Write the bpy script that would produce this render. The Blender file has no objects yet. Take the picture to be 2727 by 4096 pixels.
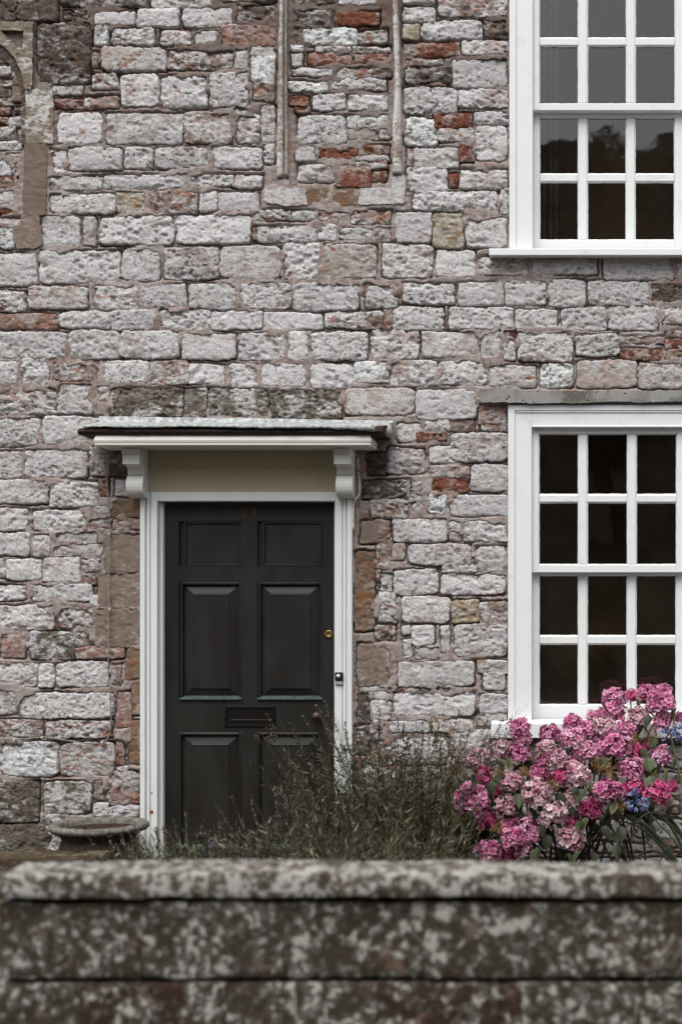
import bpy, math, random
import numpy as np
from mathutils import Vector, Matrix

# ------------------------------------------------------------------ camera, sky, sun, exposure
scene = bpy.context.scene
col = scene.collection
F, S, D = 5689.0, 760.0, 5689.0 / 760.0      # focal length in photo pixels, pixels per metre on the facade, metres to facade
X0, H0, EYE = 2300.0, 2440.0, 1.447           # foot of the perpendicular / horizon in photo pixels, eye height

cam_data = bpy.data.cameras.new('camera')
cam = bpy.data.objects.new('camera', cam_data)
col.objects.link(cam)
cam.location = (0, -D, EYE)
cam.rotation_euler = (math.radians(90), 0, 0)
cam_data.sensor_fit = 'VERTICAL'
cam_data.sensor_height = 36.0
cam_data.lens = 50.0
cam_data.shift_x = (1363.5 - X0) / 4096.0
cam_data.shift_y = (H0 - 2048.0) / 4096.0
cam_data.clip_end = 2000
cam_data.dof.use_dof = True
cam_data.dof.focus_distance = D - 0.05
cam_data.dof.aperture_fstop = 1.45
scene.camera = cam

SUN_EL, SUN_AZ = 60.0, 14.0                  # elevation; azimuth to the left of straight behind the camera
world = bpy.data.worlds.new('World')
scene.world = world
world.use_nodes = True
wn = world.node_tree
wn.nodes.clear()
w_out = wn.nodes.new('ShaderNodeOutputWorld')
w_bg = wn.nodes.new('ShaderNodeBackground')
w_sky = wn.nodes.new('ShaderNodeTexSky')
w_sky.sky_type = 'NISHITA'
w_sky.sun_disc = False
w_sky.sun_elevation = math.radians(SUN_EL)
w_sky.sun_rotation = math.radians(180 + SUN_AZ)
w_sky.air_density = 1.0
w_sky.dust_density = 4.0
w_sky.ozone_density = 1.0
w_hsv = wn.nodes.new('ShaderNodeHueSaturation')
w_hsv.inputs['Saturation'].default_value = 0.30
wn.links.new(w_sky.outputs[0], w_hsv.inputs['Color'])
wn.links.new(w_hsv.outputs[0], w_bg.inputs[0])
w_bg.inputs[1].default_value = 0.12
wn.links.new(w_bg.outputs[0], w_out.inputs[0])

sun_data = bpy.data.lights.new('sun', 'SUN')
sun_data.energy = 1.3
sun_data.angle = math.radians(45)
sun_data.color = (1.0, 0.97, 0.93)
sun = bpy.data.objects.new('sun', sun_data)
col.objects.link(sun)
_e, _a = math.radians(SUN_EL), math.radians(SUN_AZ)
sdir = Vector((-math.sin(_a) * math.cos(_e), -math.cos(_a) * math.cos(_e), math.sin(_e)))
sun.rotation_euler = sdir.to_track_quat('Z', 'Y').to_euler()
sun.location = (-3, -8, 12)

scene.view_settings.view_transform = 'Standard'
scene.view_settings.look = 'None'
scene.view_settings.exposure = 0.66
scene.view_settings.gamma = 1.0
scene.view_settings.use_curve_mapping = False
scene.cycles.transparent_max_bounces = 12
scene.cycles.max_bounces = 8
scene.cycles.use_denoising = True

rng = random.Random(7)
R = np.random.RandomState(11)

# ------------------------------------------------------------------ helpers
def P(px, py, y=0.0):
    """photo pixel at depth y (facade plane y=0, towards the street is negative) -> world"""
    k = (D + y) / F
    return Vector(((px - X0) * k, y, EYE - (py - H0) * k))

def lin(r, g, b):
    f = lambda c: (c / 255 / 12.92) if c / 255 <= 0.04045 else ((c / 255 + 0.055) / 1.055) ** 2.4
    return (f(r), f(g), f(b), 1.0)

_perm = np.random.RandomState(3).rand(1 << 16)
def _h(ix, iy, iz):
    return _perm[((ix * 73856093) ^ (iy * 19349663) ^ (iz * 83492791)) & 0xffff]
def vnoise(x, y, z):
    x, y, z = np.broadcast_arrays(np.asarray(x, float), y, z)
    ix, iy, iz = np.floor(x).astype(np.int64), np.floor(y).astype(np.int64), np.floor(z).astype(np.int64)
    fx, fy, fz = x - ix, y - iy, z - iz
    fx, fy, fz = (t * t * (3 - 2 * t) for t in (fx, fy, fz))
    r = 0
    for dx in (0, 1):
        for dy in (0, 1):
            for dz in (0, 1):
                r = r + _h(ix + dx, iy + dy, iz + dz) * (fx if dx else 1 - fx) * (fy if dy else 1 - fy) * (fz if dz else 1 - fz)
    return r
def fbm(x, y, z, o=4, g=0.5):
    a, s, t = 1.0, 0.0, 0.0
    for i in range(o):
        k = 2.03 ** i
        s = s + a * (vnoise(x * k + 7.1 * i, y * k + 3.3 * i, z * k + 1.7 * i) - 0.5)
        t += a
        a *= g
    return 2 * s / t

def link(o, parent=None):
    col.objects.link(o)
    if parent is not None:
        o.parent = parent
        o.matrix_parent_inverse = parent.matrix_basis.inverted() if parent.parent is None else \
            (parent.parent.matrix_basis @ parent.matrix_parent_inverse @ parent.matrix_basis).inverted() if False else Matrix()
    return o

WORLD = {}
def add(name, mesh, mat=None, parent=None, loc=(0, 0, 0), rot=None):
    """link a mesh object; loc is in world space (parents are only translated)"""
    o = bpy.data.objects.new(name, mesh)
    col.objects.link(o)
    loc = Vector(loc)
    WORLD[o.name] = loc
    if parent is not None:
        o.parent = parent
        o.location = loc - WORLD[parent.name]
    else:
        o.location = loc
    if rot is not None:
        o.rotation_euler = rot
    if mat is not None and mesh is not None and not mesh.materials:
        mesh.materials.append(mat)
    return o

def empty(name, loc, parent=None):
    o = add(name, None, None, parent, loc)
    o.empty_display_size = 0.1
    return o

def tag(o, label=None, cat=None, group=None, kind=None):
    if label: o['label'] = label
    if cat: o['category'] = cat
    if group: o['group'] = group
    if kind: o['kind'] = kind
    return o

def mk(name, V, Fc, smooth=False, uv=None):
    me = bpy.data.meshes.new(name)
    V = np.asarray(V, dtype=np.float32)
    if isinstance(Fc, np.ndarray):
        n, k = Fc.shape
        me.vertices.add(len(V)); me.vertices.foreach_set('co', V.ravel())
        me.loops.add(n * k); me.loops.foreach_set('vertex_index', Fc.astype(np.int32).ravel())
        me.polygons.add(n)
        me.polygons.foreach_set('loop_start', np.arange(0, n * k, k, dtype=np.int32))
        me.polygons.foreach_set('loop_total', np.full(n, k, dtype=np.int32))
        me.update(calc_edges=True)
    else:
        me.from_pydata([tuple(v) for v in V], [], Fc)
        me.update()
    me.polygons.foreach_set('use_smooth', np.full(len(me.polygons), smooth, dtype=bool))
    return me

def gridfaces(nu, nv):
    i = np.arange(nu - 1)[:, None]; j = np.arange(nv - 1)[None, :]
    a = (i * nv + j).ravel()
    return np.stack([a, a + nv, a + nv + 1, a + 1], 1)

class MB:
    """collects simple solids into one mesh (local to origin o)"""
    def __init__(s, o=(0, 0, 0)):
        s.v, s.f, s.o = [], [], Vector(o)
    def box(s, x0, x1, y0, y1, z0, z1, ch=0.0):
        # chamfered box
        if x0 > x1: x0, x1 = x1, x0
        if y0 > y1: y0, y1 = y1, y0
        if z0 > z1: z0, z1 = z1, z0
        ch = min(ch, (x1 - x0) * .4, (y1 - y0) * .4, (z1 - z0) * .4)
        b = len(s.v)
        if ch <= 0:
            for x in (x0, x1):
                for y in (y0, y1):
                    for z in (z0, z1):
                        s.v.append(Vector((x, y, z)) - s.o)
            for f in ((0, 1, 3, 2), (4, 6, 7, 5), (0, 4, 5, 1), (2, 3, 7, 6), (0, 2, 6, 4), (1, 5, 7, 3)):
                s.f.append([b + i for i in f])
            return s
        idx = {}
        for sx, x in ((0, x0), (1, x1)):
            for sy, y in ((0, y0), (1, y1)):
                for sz, z in ((0, z0), (1, z1)):
                    ix = x + ch if sx == 0 else x - ch
                    iy = y + ch if sy == 0 else y - ch
                    iz = z + ch if sz == 0 else z - ch
                    for ax, p in ((0, (x, iy, iz)), (1, (ix, y, iz)), (2, (ix, iy, z))):
                        idx[(sx, sy, sz, ax)] = len(s.v)
                        s.v.append(Vector(p) - s.o)
        q = lambda *k: s.f.append([idx[t] for t in k])
        for a in (0, 1):
            q((a, 0, 0, 0), (a, 1, 0, 0), (a, 1, 1, 0), (a, 0, 1, 0))
            q((0, a, 0, 1), (1, a, 0, 1), (1, a, 1, 1), (0, a, 1, 1))
            q((0, 0, a, 2), (1, 0, a, 2), (1, 1, a, 2), (0, 1, a, 2))
        for a in (0, 1):
            for c in (0, 1):
                q((0, a, c, 1), (1, a, c, 1), (1, a, c, 2), (0, a, c, 2))
                q((a, 0, c, 0), (a, 1, c, 0), (a, 1, c, 2), (a, 0, c, 2))
                q((a, c, 0, 0), (a, c, 1, 0), (a, c, 1, 1), (a, c, 0, 1))
                for e in (0, 1):
                    s.f.append([idx[(a, c, e, 0)], idx[(a, c, e, 1)], idx[(a, c, e, 2)]])
        return s
    def prism(s, pts, axis, a0, a1):
        """pts: polygon in the plane across the axis ('x': (y,z), 'y': (x,z), 'z': (x,y))"""
        b, n = len(s.v), len(pts)
        for a in (a0, a1):
            for p in pts:
                v = {'x': (a, p[0], p[1]), 'y': (p[0], a, p[1]), 'z': (p[0], p[1], a)}[axis]
                s.v.append(Vector(v) - s.o)
        s.f.append([b + i for i in range(n)][::-1]); s.f.append([b + n + i for i in range(n)])
        for i in range(n):
            j = (i + 1) % n
            s.f.append([b + i, b + j, b + n + j, b + n + i])
        return s
    def tube(s, pts, r, n=6, r1=None):
        pts = [Vector(p) - s.o for p in pts]
        rings = []
        for i, p in enumerate(pts):
            t = (pts[min(i + 1, len(pts) - 1)] - pts[max(i - 1, 0)]).normalized()
            a = t.cross(Vector((0.13, 0.9, 0.41))).normalized(); c = t.cross(a)
            rr = r if r1 is None else r + (r1 - r) * i / (len(pts) - 1)
            b = len(s.v)
            for k in range(n):
                an = 2 * math.pi * k / n
                s.v.append(p + (a * math.cos(an) + c * math.sin(an)) * rr)
            rings.append(b)
        for i in range(len(rings) - 1):
            for k in range(n):
                s.f.append([rings[i] + k, rings[i] + (k + 1) % n, rings[i + 1] + (k + 1) % n, rings[i + 1] + k])
        s.f.append([rings[0] + k for k in range(n)][::-1]); s.f.append([rings[-1] + k for k in range(n)])
        return s
    def lathe(s, prof, c, axis='z', n=32):
        b = len(s.v); m = len(prof)
        for k in range(n):
            an = 2 * math.pi * k / n
            for r, h in prof:
                if axis == 'z': v = (c[0] + r * math.cos(an), c[1] + r * math.sin(an), c[2] + h)
                else: v = (c[0] + r * math.cos(an), c[1] - h, c[2] + r * math.sin(an))
                s.v.append(Vector(v) - s.o)
        for k in range(n):
            k2 = (k + 1) % n
            for i in range(m - 1):
                s.f.append([b + k * m + i, b + k2 * m + i, b + k2 * m + i + 1, b + k * m + i + 1])
        return s
    def mesh(s, name, smooth=False):
        me = bpy.data.meshes.new(name)
        me.from_pydata([tuple(v) for v in s.v], [], s.f)
        me.validate()
        import bmesh
        bm = bmesh.new(); bm.from_mesh(me)
        bmesh.ops.recalc_face_normals(bm, faces=bm.faces[:])
        bm.to_mesh(me); bm.free()
        me.polygons.foreach_set('use_smooth', np.full(len(me.polygons), smooth, dtype=bool))
        return me
    def obj(s, name, mat, parent=None, smooth=False):
        return add(name, s.mesh(name, smooth), mat, parent, s.o)

# ------------------------------------------------------------------ materials
class NT:
    def __init__(s, name):
        s.m = bpy.data.materials.new(name); s.m.use_nodes = True
        s.t = s.m.node_tree; s.n = s.t.nodes; s.b = s.n['Principled BSDF']; s.out = s.n['Material Output']
    def node(s, typ, ins=None, **kw):
        n = s.n.new(typ)
        for k, v in kw.items(): setattr(n, k, v)
        for k, v in (ins or {}).items():
            if isinstance(v, bpy.types.NodeSocket): s.t.links.new(v, n.inputs[k])
            else: n.inputs[k].default_value = v
        return n
    def math(s, op, a, b=0.0, clamp=False):
        n = s.node('ShaderNodeMath', {0: a, 1: b}, operation=op); n.use_clamp = clamp
        return n.outputs[0]
    def mix(s, f, a, b, mode='MIX'):
        n = s.node('ShaderNodeMix', data_type='RGBA', blend_type=mode)
        for i, v in ((0, f), (6, a), (7, b)):
            if isinstance(v, bpy.types.NodeSocket): s.t.links.new(v, n.inputs[i])
            else: n.inputs[i].default_value = v
        return n.outputs[2]
    def ramp(s, v, lo, hi):
        n = s.node('ShaderNodeMapRange', {0: v, 1: lo, 2: hi, 3: 0.0, 4: 1.0}); n.clamp = True
        n.interpolation_type = 'SMOOTHSTEP'
        return n.outputs[0]
    def noise(s, vec, scale, detail=4.0, rough=0.55, dist=0.0):
        n = s.node('ShaderNodeTexNoise', {'Scale': scale, 'Detail': detail, 'Roughness': rough, 'Distortion': dist})
        s.t.links.new(vec, n.inputs['Vector'])
        return n.outputs[0]
    def coord(s, rand=True, scale=(1, 1, 1)):
        c = s.node('ShaderNodeTexCoord').outputs['Object']
        if rand:
            r = s.node('ShaderNodeObjectInfo').outputs['Random']
            off = s.node('ShaderNodeVectorMath', {0: (37.0, 51.0, 23.0)}, operation='SCALE')
            s.t.links.new(r, off.inputs['Scale'])
            c = s.node('ShaderNodeVectorMath', {0: c, 1: off.outputs[0]}, operation='ADD').outputs[0]
        if scale != (1, 1, 1):
            c = s.node('ShaderNodeVectorMath', {0: c, 1: scale}, operation='MULTIPLY').outputs[0]
        return c
    def bump(s, h, strength, dist):
        n = s.node('ShaderNodeBump', {'Height': h, 'Strength': strength, 'Distance': dist})
        s.t.links.new(n.outputs[0], s.b.inputs['Normal'])
    def set(s, **kw):
        for k, v in kw.items():
            k = k.replace('_', ' ')
            if isinstance(v, bpy.types.NodeSocket): s.t.links.new(v, s.b.inputs[k])
            else: s.b.inputs[k].default_value = v

def stone_mat(name, body, body2, lichen, amt, pits=0.36, pitcol=(66, 50, 42), scale=1.0, var=0.20, bump=0.55, speck=0.66, stain=0.0, staincol=(140, 88, 62)):
    """weathered rubble: stone body, pale lichen skin, dirt-filled pits"""
    t = NT(name)
    c = t.coord()
    c2 = t.node('ShaderNodeVectorMath', {0: c, 1: (0.75, 1.0, 1.45)}, operation='MULTIPLY').outputs[0]
    big = t.noise(c, 7 * scale, 4, 0.6, 0.4)
    mid = t.noise(c2, 32 * scale, 5, 0.65, 0.6)
    fine = t.noise(c2, 150 * scale, 4, 0.75)
    pit = t.noise(c2, 52 * scale, 4, 0.62, 1.0)
    base = t.mix(t.ramp(mid, 0.35, 0.65), lin(*body), lin(*body2))
    m = t.math('ADD', t.math('MULTIPLY', big, 0.55), t.math('MULTIPLY', mid, 0.45))
    orr = t.node('ShaderNodeObjectInfo').outputs['Random']
    m = t.math('ADD', m, t.math('MULTIPLY', t.math('SUBTRACT', t.math('FRACT', t.math('MULTIPLY', orr, 17.3)), 0.5), 0.10))
    lm = t.ramp(m, 0.58 - amt * 0.2, 0.70 - amt * 0.2)
    lic = t.mix(t.ramp(fine, 0.3, 0.7), lin(*[x * 0.80 for x in lichen]), lin(*[min(255, x * 1.16) for x in lichen]))
    cc = t.mix(lm, base, lic)
    cc = t.mix(t.ramp(fine, speck, speck + 0.08), cc, lin(206, 207, 207))
    if stain:
        sn = t.noise(c2, 16 * scale, 4, 0.6, 0.8)
        cc = t.mix(t.math('MULTIPLY', t.ramp(sn, 0.62 - stain * 0.2, 0.70 - stain * 0.2), 0.75), cc, lin(*staincol))
    pth = t.math('ADD', t.math('MULTIPLY', t.math('FRACT', t.math('MULTIPLY', orr, 31.7)), 0.09), pits - 0.055)
    pm = t.node('ShaderNodeMapRange', {0: t.math('SUBTRACT', pit, pth), 1: 0.0, 2: -0.06, 3: 0.0, 4: 1.0}).outputs[0]
    pm2 = t.math('MULTIPLY', t.ramp(fine, 0.38, 0.30), 0.50)
    pm = t.math('MAXIMUM', pm, pm2)
    cc = t.mix(t.math('MULTIPLY', pm, 0.80), cc, lin(*pitcol))
    r = t.node('ShaderNodeObjectInfo').outputs['Random']
    v = t.math('ADD', t.math('MULTIPLY', r, var), 1.0 - var * 0.55)
    h = t.node('ShaderNodeHueSaturation', {'Value': v, 'Color': cc}).outputs[0]
    t.set(Base_Color=h, Roughness=0.92, Specular_IOR_Level=0.18)
    hh = t.math('SUBTRACT', t.math('ADD', t.math('MULTIPLY', mid, 0.5), t.math('MULTIPLY', fine, 0.35)), t.math('MULTIPLY', pm, 0.6))
    t.bump(hh, bump * 1.1, 0.010)
    return t.m

G = (191, 189, 189)
SM = {
 'g': stone_mat('lichen_grey_stone', (154, 140, 135), (172, 162, 158), G, 1.06, 0.405, stain=0.02, staincol=(140, 106, 90)),
 'w': stone_mat('pale_lichen_stone', (146, 138, 132), (168, 163, 159), (206, 208, 208), 1.0, 0.43),
 'p': stone_mat('brownish_rubble_stone', (126, 108, 100), (154, 140, 134), (188, 186, 185), 0.76, 0.42, stain=0.38),
 'd': stone_mat('dark_weathered_or_shaded_stone', (78, 67, 60), (110, 99, 92), (166, 164, 163), 0.46, 0.43, stain=0.15),  # weathered stones, and one darkened to stand for canopy shade
 'm': stone_mat('mossy_dark_stone', (88, 80, 70), (120, 113, 104), (182, 181, 180), 0.56, 0.44),
 'r': stone_mat('red_sandstone', (104, 64, 49), (130, 84, 66), (164, 148, 141), 0.54, 0.43, speck=0.72),
 'q': stone_mat('pink_red_stone', (134, 110, 102), (152, 132, 125), (172, 166, 164), 0.60, 0.41, stain=0.40),
 't': stone_mat('tan_dressed_stone', (116, 102, 92), (134, 120, 110), (154, 149, 145), 0.28, 0.33, bump=0.35, stain=0.22, staincol=(112, 88, 68)),
 'o': stone_mat('orange_brown_stone', (106, 87, 72), (128, 109, 94), (152, 142, 133), 0.40, 0.37, bump=0.4, stain=0.45, staincol=(132, 92, 58)),
 'y': stone_mat('ochre_stone', (136, 121, 100), (158, 147, 128), (176, 172, 163), 0.58, 0.38, stain=0.25, staincol=(142, 112, 66)),
 'k': stone_mat('beige_stone', (156, 144, 136), (172, 161, 154), (180, 177, 176), 0.66, 0.385, stain=0.2),
 'e': stone_mat('tracery_stone', (112, 100, 88), (138, 127, 115), (190, 189, 186), 0.52, 0.40, bump=0.45, stain=0.2, staincol=(112, 90, 66)),
 'c': stone_mat('mullion_stone', (146, 134, 123), (176, 167, 158), (208, 207, 205), 0.66, 0.36, bump=0.4, stain=0.2, staincol=(122, 98, 72)),
}

def mortar_mat():
    t = NT('pink_lime_mortar')
    c = t.coord(False)
    a = t.noise(c, 5, 4, 0.6); b = t.noise(c, 45, 6, 0.7, 0.5); f = t.noise(c, 160, 3, 0.7)
    cc = t.mix(t.ramp(b, 0.35, 0.62), lin(126, 111, 104), lin(168, 156, 151))
    cc = t.mix(t.math('MULTIPLY', t.ramp(a, 0.45, 0.62), 0.55), cc, lin(170, 164, 161))
    sn = t.noise(c, 3.2, 4, 0.65, 0.5)
    cc = t.mix(t.math('MULTIPLY', t.ramp(sn, 0.54, 0.66), 0.55), cc, lin(134, 96, 78))
    cc = t.mix(t.math('MULTIPLY', t.ramp(f, 0.42, 0.30), 0.65), cc, lin(78, 62, 55))
    # mortar turns darker and browner towards the top of the facade
    cz = t.node('ShaderNodeSeparateXYZ', {0: c})
    up = t.ramp(t.math('ADD', cz.outputs[2], t.math('MULTIPLY', a, 1.4)), 4.3, 5.4)
    cc = t.mix(t.math('MULTIPLY', up, 0.75), cc, lin(90, 74, 65))
    t.set(Base_Color=cc, Roughness=0.95, Specular_IOR_Level=0.15)
    t.bump(t.math('ADD', b, t.math('MULTIPLY', f, 0.5)), 0.55, 0.010)
    return t.m
MORTAR = mortar_mat()

def paint_mat(name, colr, dirt, dirtamt=0.35, rough=0.5, scale=(1, 1, 1)):
    t = NT(name)
    c = t.coord(True, scale)
    a = t.noise(c, 9, 5, 0.65, 0.3); f = t.noise(c, 70, 4, 0.7)
    m = t.math('MULTIPLY', t.ramp(t.math('ADD', t.math('MULTIPLY', a, 0.7), t.math('MULTIPLY', f, 0.3)), 0.52, 0.72), dirtamt)
    t.set(Base_Color=t.mix(m, lin(*colr), lin(*dirt)), Roughness=rough, Specular_IOR_Level=0.35)
    t.bump(t.math('ADD', f, a), 0.12, 0.004)
    return t.m
WHITE = paint_mat('white_gloss_paint', (229, 232, 232), (186, 188, 184), 0.45)
CREAM = paint_mat('weathered_cream_paint', (224, 225, 218), (176, 172, 158), 0.5)
FRIEZE = paint_mat('shaded_cream_paint', (180, 170, 142), (156, 146, 118), 0.5)  # cream toned down to olive, the canopy's shadow put into the colour
JAMB = paint_mat('white_jamb_paint', (222, 226, 225), (176, 174, 166), 0.5, scale=(1, 1, 0.25))
def door_mat():
    t = NT('dark_green_door_paint')
    c = t.coord(True, (1, 1, 0.35))
    a = t.noise(c, 6, 5, 0.6); f = t.noise(c, 60, 4, 0.7)
    cc = t.mix(t.ramp(a, 0.4, 0.65), lin(27, 24, 21), lin(37, 36, 33))
    cc = t.mix(t.math('MULTIPLY', t.ramp(f, 0.6, 0.75), 0.4), cc, lin(48, 53, 51))
    t.set(Base_Color=cc, Roughness=0.42, Specular_IOR_Level=0.5)
    t.bump(f, 0.10, 0.003)
    return t.m
DOOR = door_mat()

def simple(name, colr, rough=0.6, metal=0.0, noise=0.25, sc=30, spec=0.3, bump=0.2):
    t = NT(name)
    c = t.coord()
    f = t.noise(c, sc, 5, 0.65)
    cc = t.mix(t.ramp(f, 0.3, 0.7), lin(*[x * (1 - noise) for x in colr]), lin(*[min(255, x * (1 + noise * 0.6)) for x in colr]))
    t.set(Base_Color=cc, Roughness=rough, Metallic=metal, Specular_IOR_Level=spec)
    if bump: t.bump(f, bump, 0.004)
    return t.m
LEAD = simple('weathered_white_lead', (162, 165, 165), 0.65, 0.0, 0.3, 40, 0.3, 0.4)
LEADDARK = simple('dark_old_lead_edge', (58, 48, 42), 0.8, 0.0, 0.3, 30, 0.2, 0.4)
BRASS = simple('tarnished_brass', (178, 146, 92), 0.35, 1.0, 0.2, 60, 0.5, 0.1)
DARKBRASS = simple('dark_bronze', (70, 58, 50), 0.4, 0.6, 0.2, 60, 0.5, 0.1)
BLACK = simple('black_plastic', (24, 23, 22), 0.4, 0.0, 0.1, 60, 0.4, 0.0)
BUTTON = simple('white_plastic', (232, 232, 228), 0.4, 0.0, 0.03, 60, 0.4, 0.0)
STEEL = simple('grey_plastic', (160, 162, 162), 0.4, 0.0, 0.1, 60, 0.4, 0.0)
DIGIT = simple('faded_gilt_paint', (98, 72, 48), 0.6, 0.0, 0.3, 80, 0.3, 0.0)
CABLE = simple('grey_pvc_cable', (138, 132, 122), 0.6, 0.0, 0.15, 40, 0.3, 0.0)
CABLE2 = simple('dark_grey_cable', (92, 86, 78), 0.6, 0.0, 0.15, 40, 0.3, 0.0)
CLIP = simple('white_cable_clip', (212, 208, 200), 0.6, 0.0, 0.1, 40, 0.3, 0.0)
RUST = simple('rusty_iron', (142, 84, 40), 0.85, 0.0, 0.35, 90, 0.2, 0.4)
ROOM = simple('brown_room_plaster', (176, 148, 124), 0.9, 0.0, 0.15, 3, 0.1, 0.0)
CURT = simple('grey_brown_curtain', (150, 140, 124), 0.9, 0.0, 0.15, 14, 0.1, 0.0)
SOIL = simple('dark_garden_soil', (58, 47, 38), 0.95, 0.0, 0.4, 30, 0.1, 0.6)
ROAD = simple('grey_asphalt', (84, 82, 80), 0.9, 0.0, 0.25, 60, 0.2, 0.3)
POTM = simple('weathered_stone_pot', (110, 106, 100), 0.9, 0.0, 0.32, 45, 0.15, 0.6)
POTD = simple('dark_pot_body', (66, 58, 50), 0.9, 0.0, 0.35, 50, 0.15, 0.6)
KERB = stone_mat('mossy_brown_kerb', (62, 52, 42), (84, 72, 58), (104, 98, 84), 0.35, 0.42)
HOUSE2 = simple('buff_render_wall', (150, 136, 122), 0.9, 0.0, 0.2, 3, 0.1, 0.0)  # one even buff render colour
ROOF2 = simple('dark_slate_roof', (62, 56, 54), 0.8, 0.0, 0.25, 6, 0.2, 0.0)
def lintel_mat():
    t = NT('pocked_grey_lintel')
    c = t.coord(True, (1, 1, 1))
    big = t.noise(c, 4, 4, 0.6); f = t.noise(c, 120, 4, 0.7)
    v = t.node('ShaderNodeTexVoronoi', {'Scale': 34.0, 'Randomness': 0.8}); t.t.links.new(c, v.inputs['Vector'])
    cc = t.mix(t.ramp(big, 0.45, 0.65), lin(148, 147, 144), lin(96, 92, 84))
    cc = t.mix(t.math('MULTIPLY', t.ramp(f, 0.5, 0.7), 0.4), cc, lin(184, 184, 182))
    cc = t.mix(t.ramp(v.outputs[0], 0.24, 0.14), cc, lin(62, 54, 48))
    t.set(Base_Color=cc, Roughness=0.9, Specular_IOR_Level=0.2)
    t.bump(t.math('ADD', f, t.ramp(v.outputs[0], 0.14, 0.26)), 0.5, 0.008)
    return t.m
LINTEL = lintel_mat()

def glass_mat():
    t = NT('window_glass')
    tr = t.node('ShaderNodeBsdfTransparent', {'Color': (0.86, 0.86, 0.82, 1)})
    gl = t.node('ShaderNodeBsdfGlossy', {'Color': (0.95, 0.96, 0.94, 1), 'Roughness': 0.012})
    fr = t.node('ShaderNodeFresnel', {'IOR': 1.52})
    c = t.coord(True)
    n = t.noise(c, 5.0, 2, 0.5)
    b = t.node('ShaderNodeBump', {'Height': n, 'Strength': 0.03, 'Distance': 0.02})
    t.t.links.new(b.outputs[0], gl.inputs['Normal'])
    f2 = t.math('MULTIPLY', fr.outputs[0], 2.0, True)
    mx = t.node('ShaderNodeMixShader', {0: f2, 1: tr.outputs[0], 2: gl.outputs[0]})
    t.t.links.new(mx.outputs[0], t.out.inputs['Surface'])
    t.n.remove(t.b)
    return t.m
GLASS = glass_mat()

def tint_mat(name, cols, rough=0.7, spec=0.25, sub=0.0, trans=0.0):
    """foliage / petals: colour from the per-leaf 'tint' attribute over a palette"""
    t = NT(name)
    a = t.node('ShaderNodeAttribute', attribute_name='tint').outputs['Fac']
    r = t.node('ShaderNodeObjectInfo').outputs['Random']
    rp = t.node('ShaderNodeValToRGB')
    e = rp.color_ramp.elements
    e[0].position, e[0].color = 0.0, lin(*cols[0])
    e[1].position, e[1].color = 1.0, lin(*cols[-1])
    for i, cc in enumerate(cols[1:-1]):
        k = e.new((i + 1) / (len(cols) - 1)); k.color = lin(*cc)
    t.t.links.new(t.math('ADD', a, t.math('MULTIPLY', t.math('SUBTRACT', r, 0.5), 0.22)), rp.inputs[0])
    t.set(Base_Color=rp.outputs[0], Roughness=rough, Specular_IOR_Level=spec)
    if trans:
        tl = t.node('ShaderNodeBsdfTranslucent'); t.t.links.new(rp.outputs[0], tl.inputs[0])
        mx = t.node('ShaderNodeMixShader', {0: trans, 1: t.b.outputs[0], 2: tl.outputs[0]})
        t.t.links.new(mx.outputs[0], t.out.inputs['Surface'])
    return t.m
LAV = tint_mat('lavender_foliage', [(46, 43, 29), (70, 67, 46), (98, 97, 72), (154, 153, 131)], 0.7, 0.3, trans=0.1)
LAVF = tint_mat('faded_lavender_flowers', [(50, 43, 38), (76, 68, 60), (108, 100, 92), (150, 142, 178)], 0.9, 0.1)
GREENLOW = tint_mat('grey_green_herb', [(62, 64, 45), (94, 98, 72), (126, 131, 102), (164, 166, 142)], 0.8, 0.2, trans=0.15)
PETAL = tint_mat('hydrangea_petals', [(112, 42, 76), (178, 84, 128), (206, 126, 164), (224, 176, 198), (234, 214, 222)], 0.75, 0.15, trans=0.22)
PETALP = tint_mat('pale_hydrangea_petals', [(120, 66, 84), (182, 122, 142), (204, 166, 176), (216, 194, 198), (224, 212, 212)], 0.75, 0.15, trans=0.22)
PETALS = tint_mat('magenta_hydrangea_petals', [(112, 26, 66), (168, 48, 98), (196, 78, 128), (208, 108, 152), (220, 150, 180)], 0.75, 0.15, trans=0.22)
HLEAF = tint_mat('hydrangea_leaf', [(36, 41, 24), (50, 57, 34), (72, 80, 52), (112, 116, 82), (150, 106, 56)], 0.55, 0.35, trans=0.15)
HSTEM = simple('hydrangea_cane', (74, 60, 46), 0.9, 0.0, 0.3, 40, 0.2, 0.2)
DRY = tint_mat('dried_flower_straw', [(96, 72, 46), (134, 106, 70), (164, 138, 98)], 0.9, 0.1)
AGAL = tint_mat('agapanthus_leaf', [(38, 43, 31), (56, 63, 48), (86, 94, 80)], 0.6, 0.25, trans=0.1)
AGAF = tint_mat('agapanthus_flower', [(94, 106, 146), (122, 136, 176), (158, 168, 200)], 0.7, 0.2, trans=0.2)
TREEL = tint_mat('street_tree_leaf', [(34, 40, 22), (54, 62, 34), (80, 88, 52)], 0.7, 0.2, trans=0.2)
BARK = simple('tree_bark', (70, 58, 48), 0.95, 0.0, 0.35, 12, 0.1, 0.5)
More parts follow.
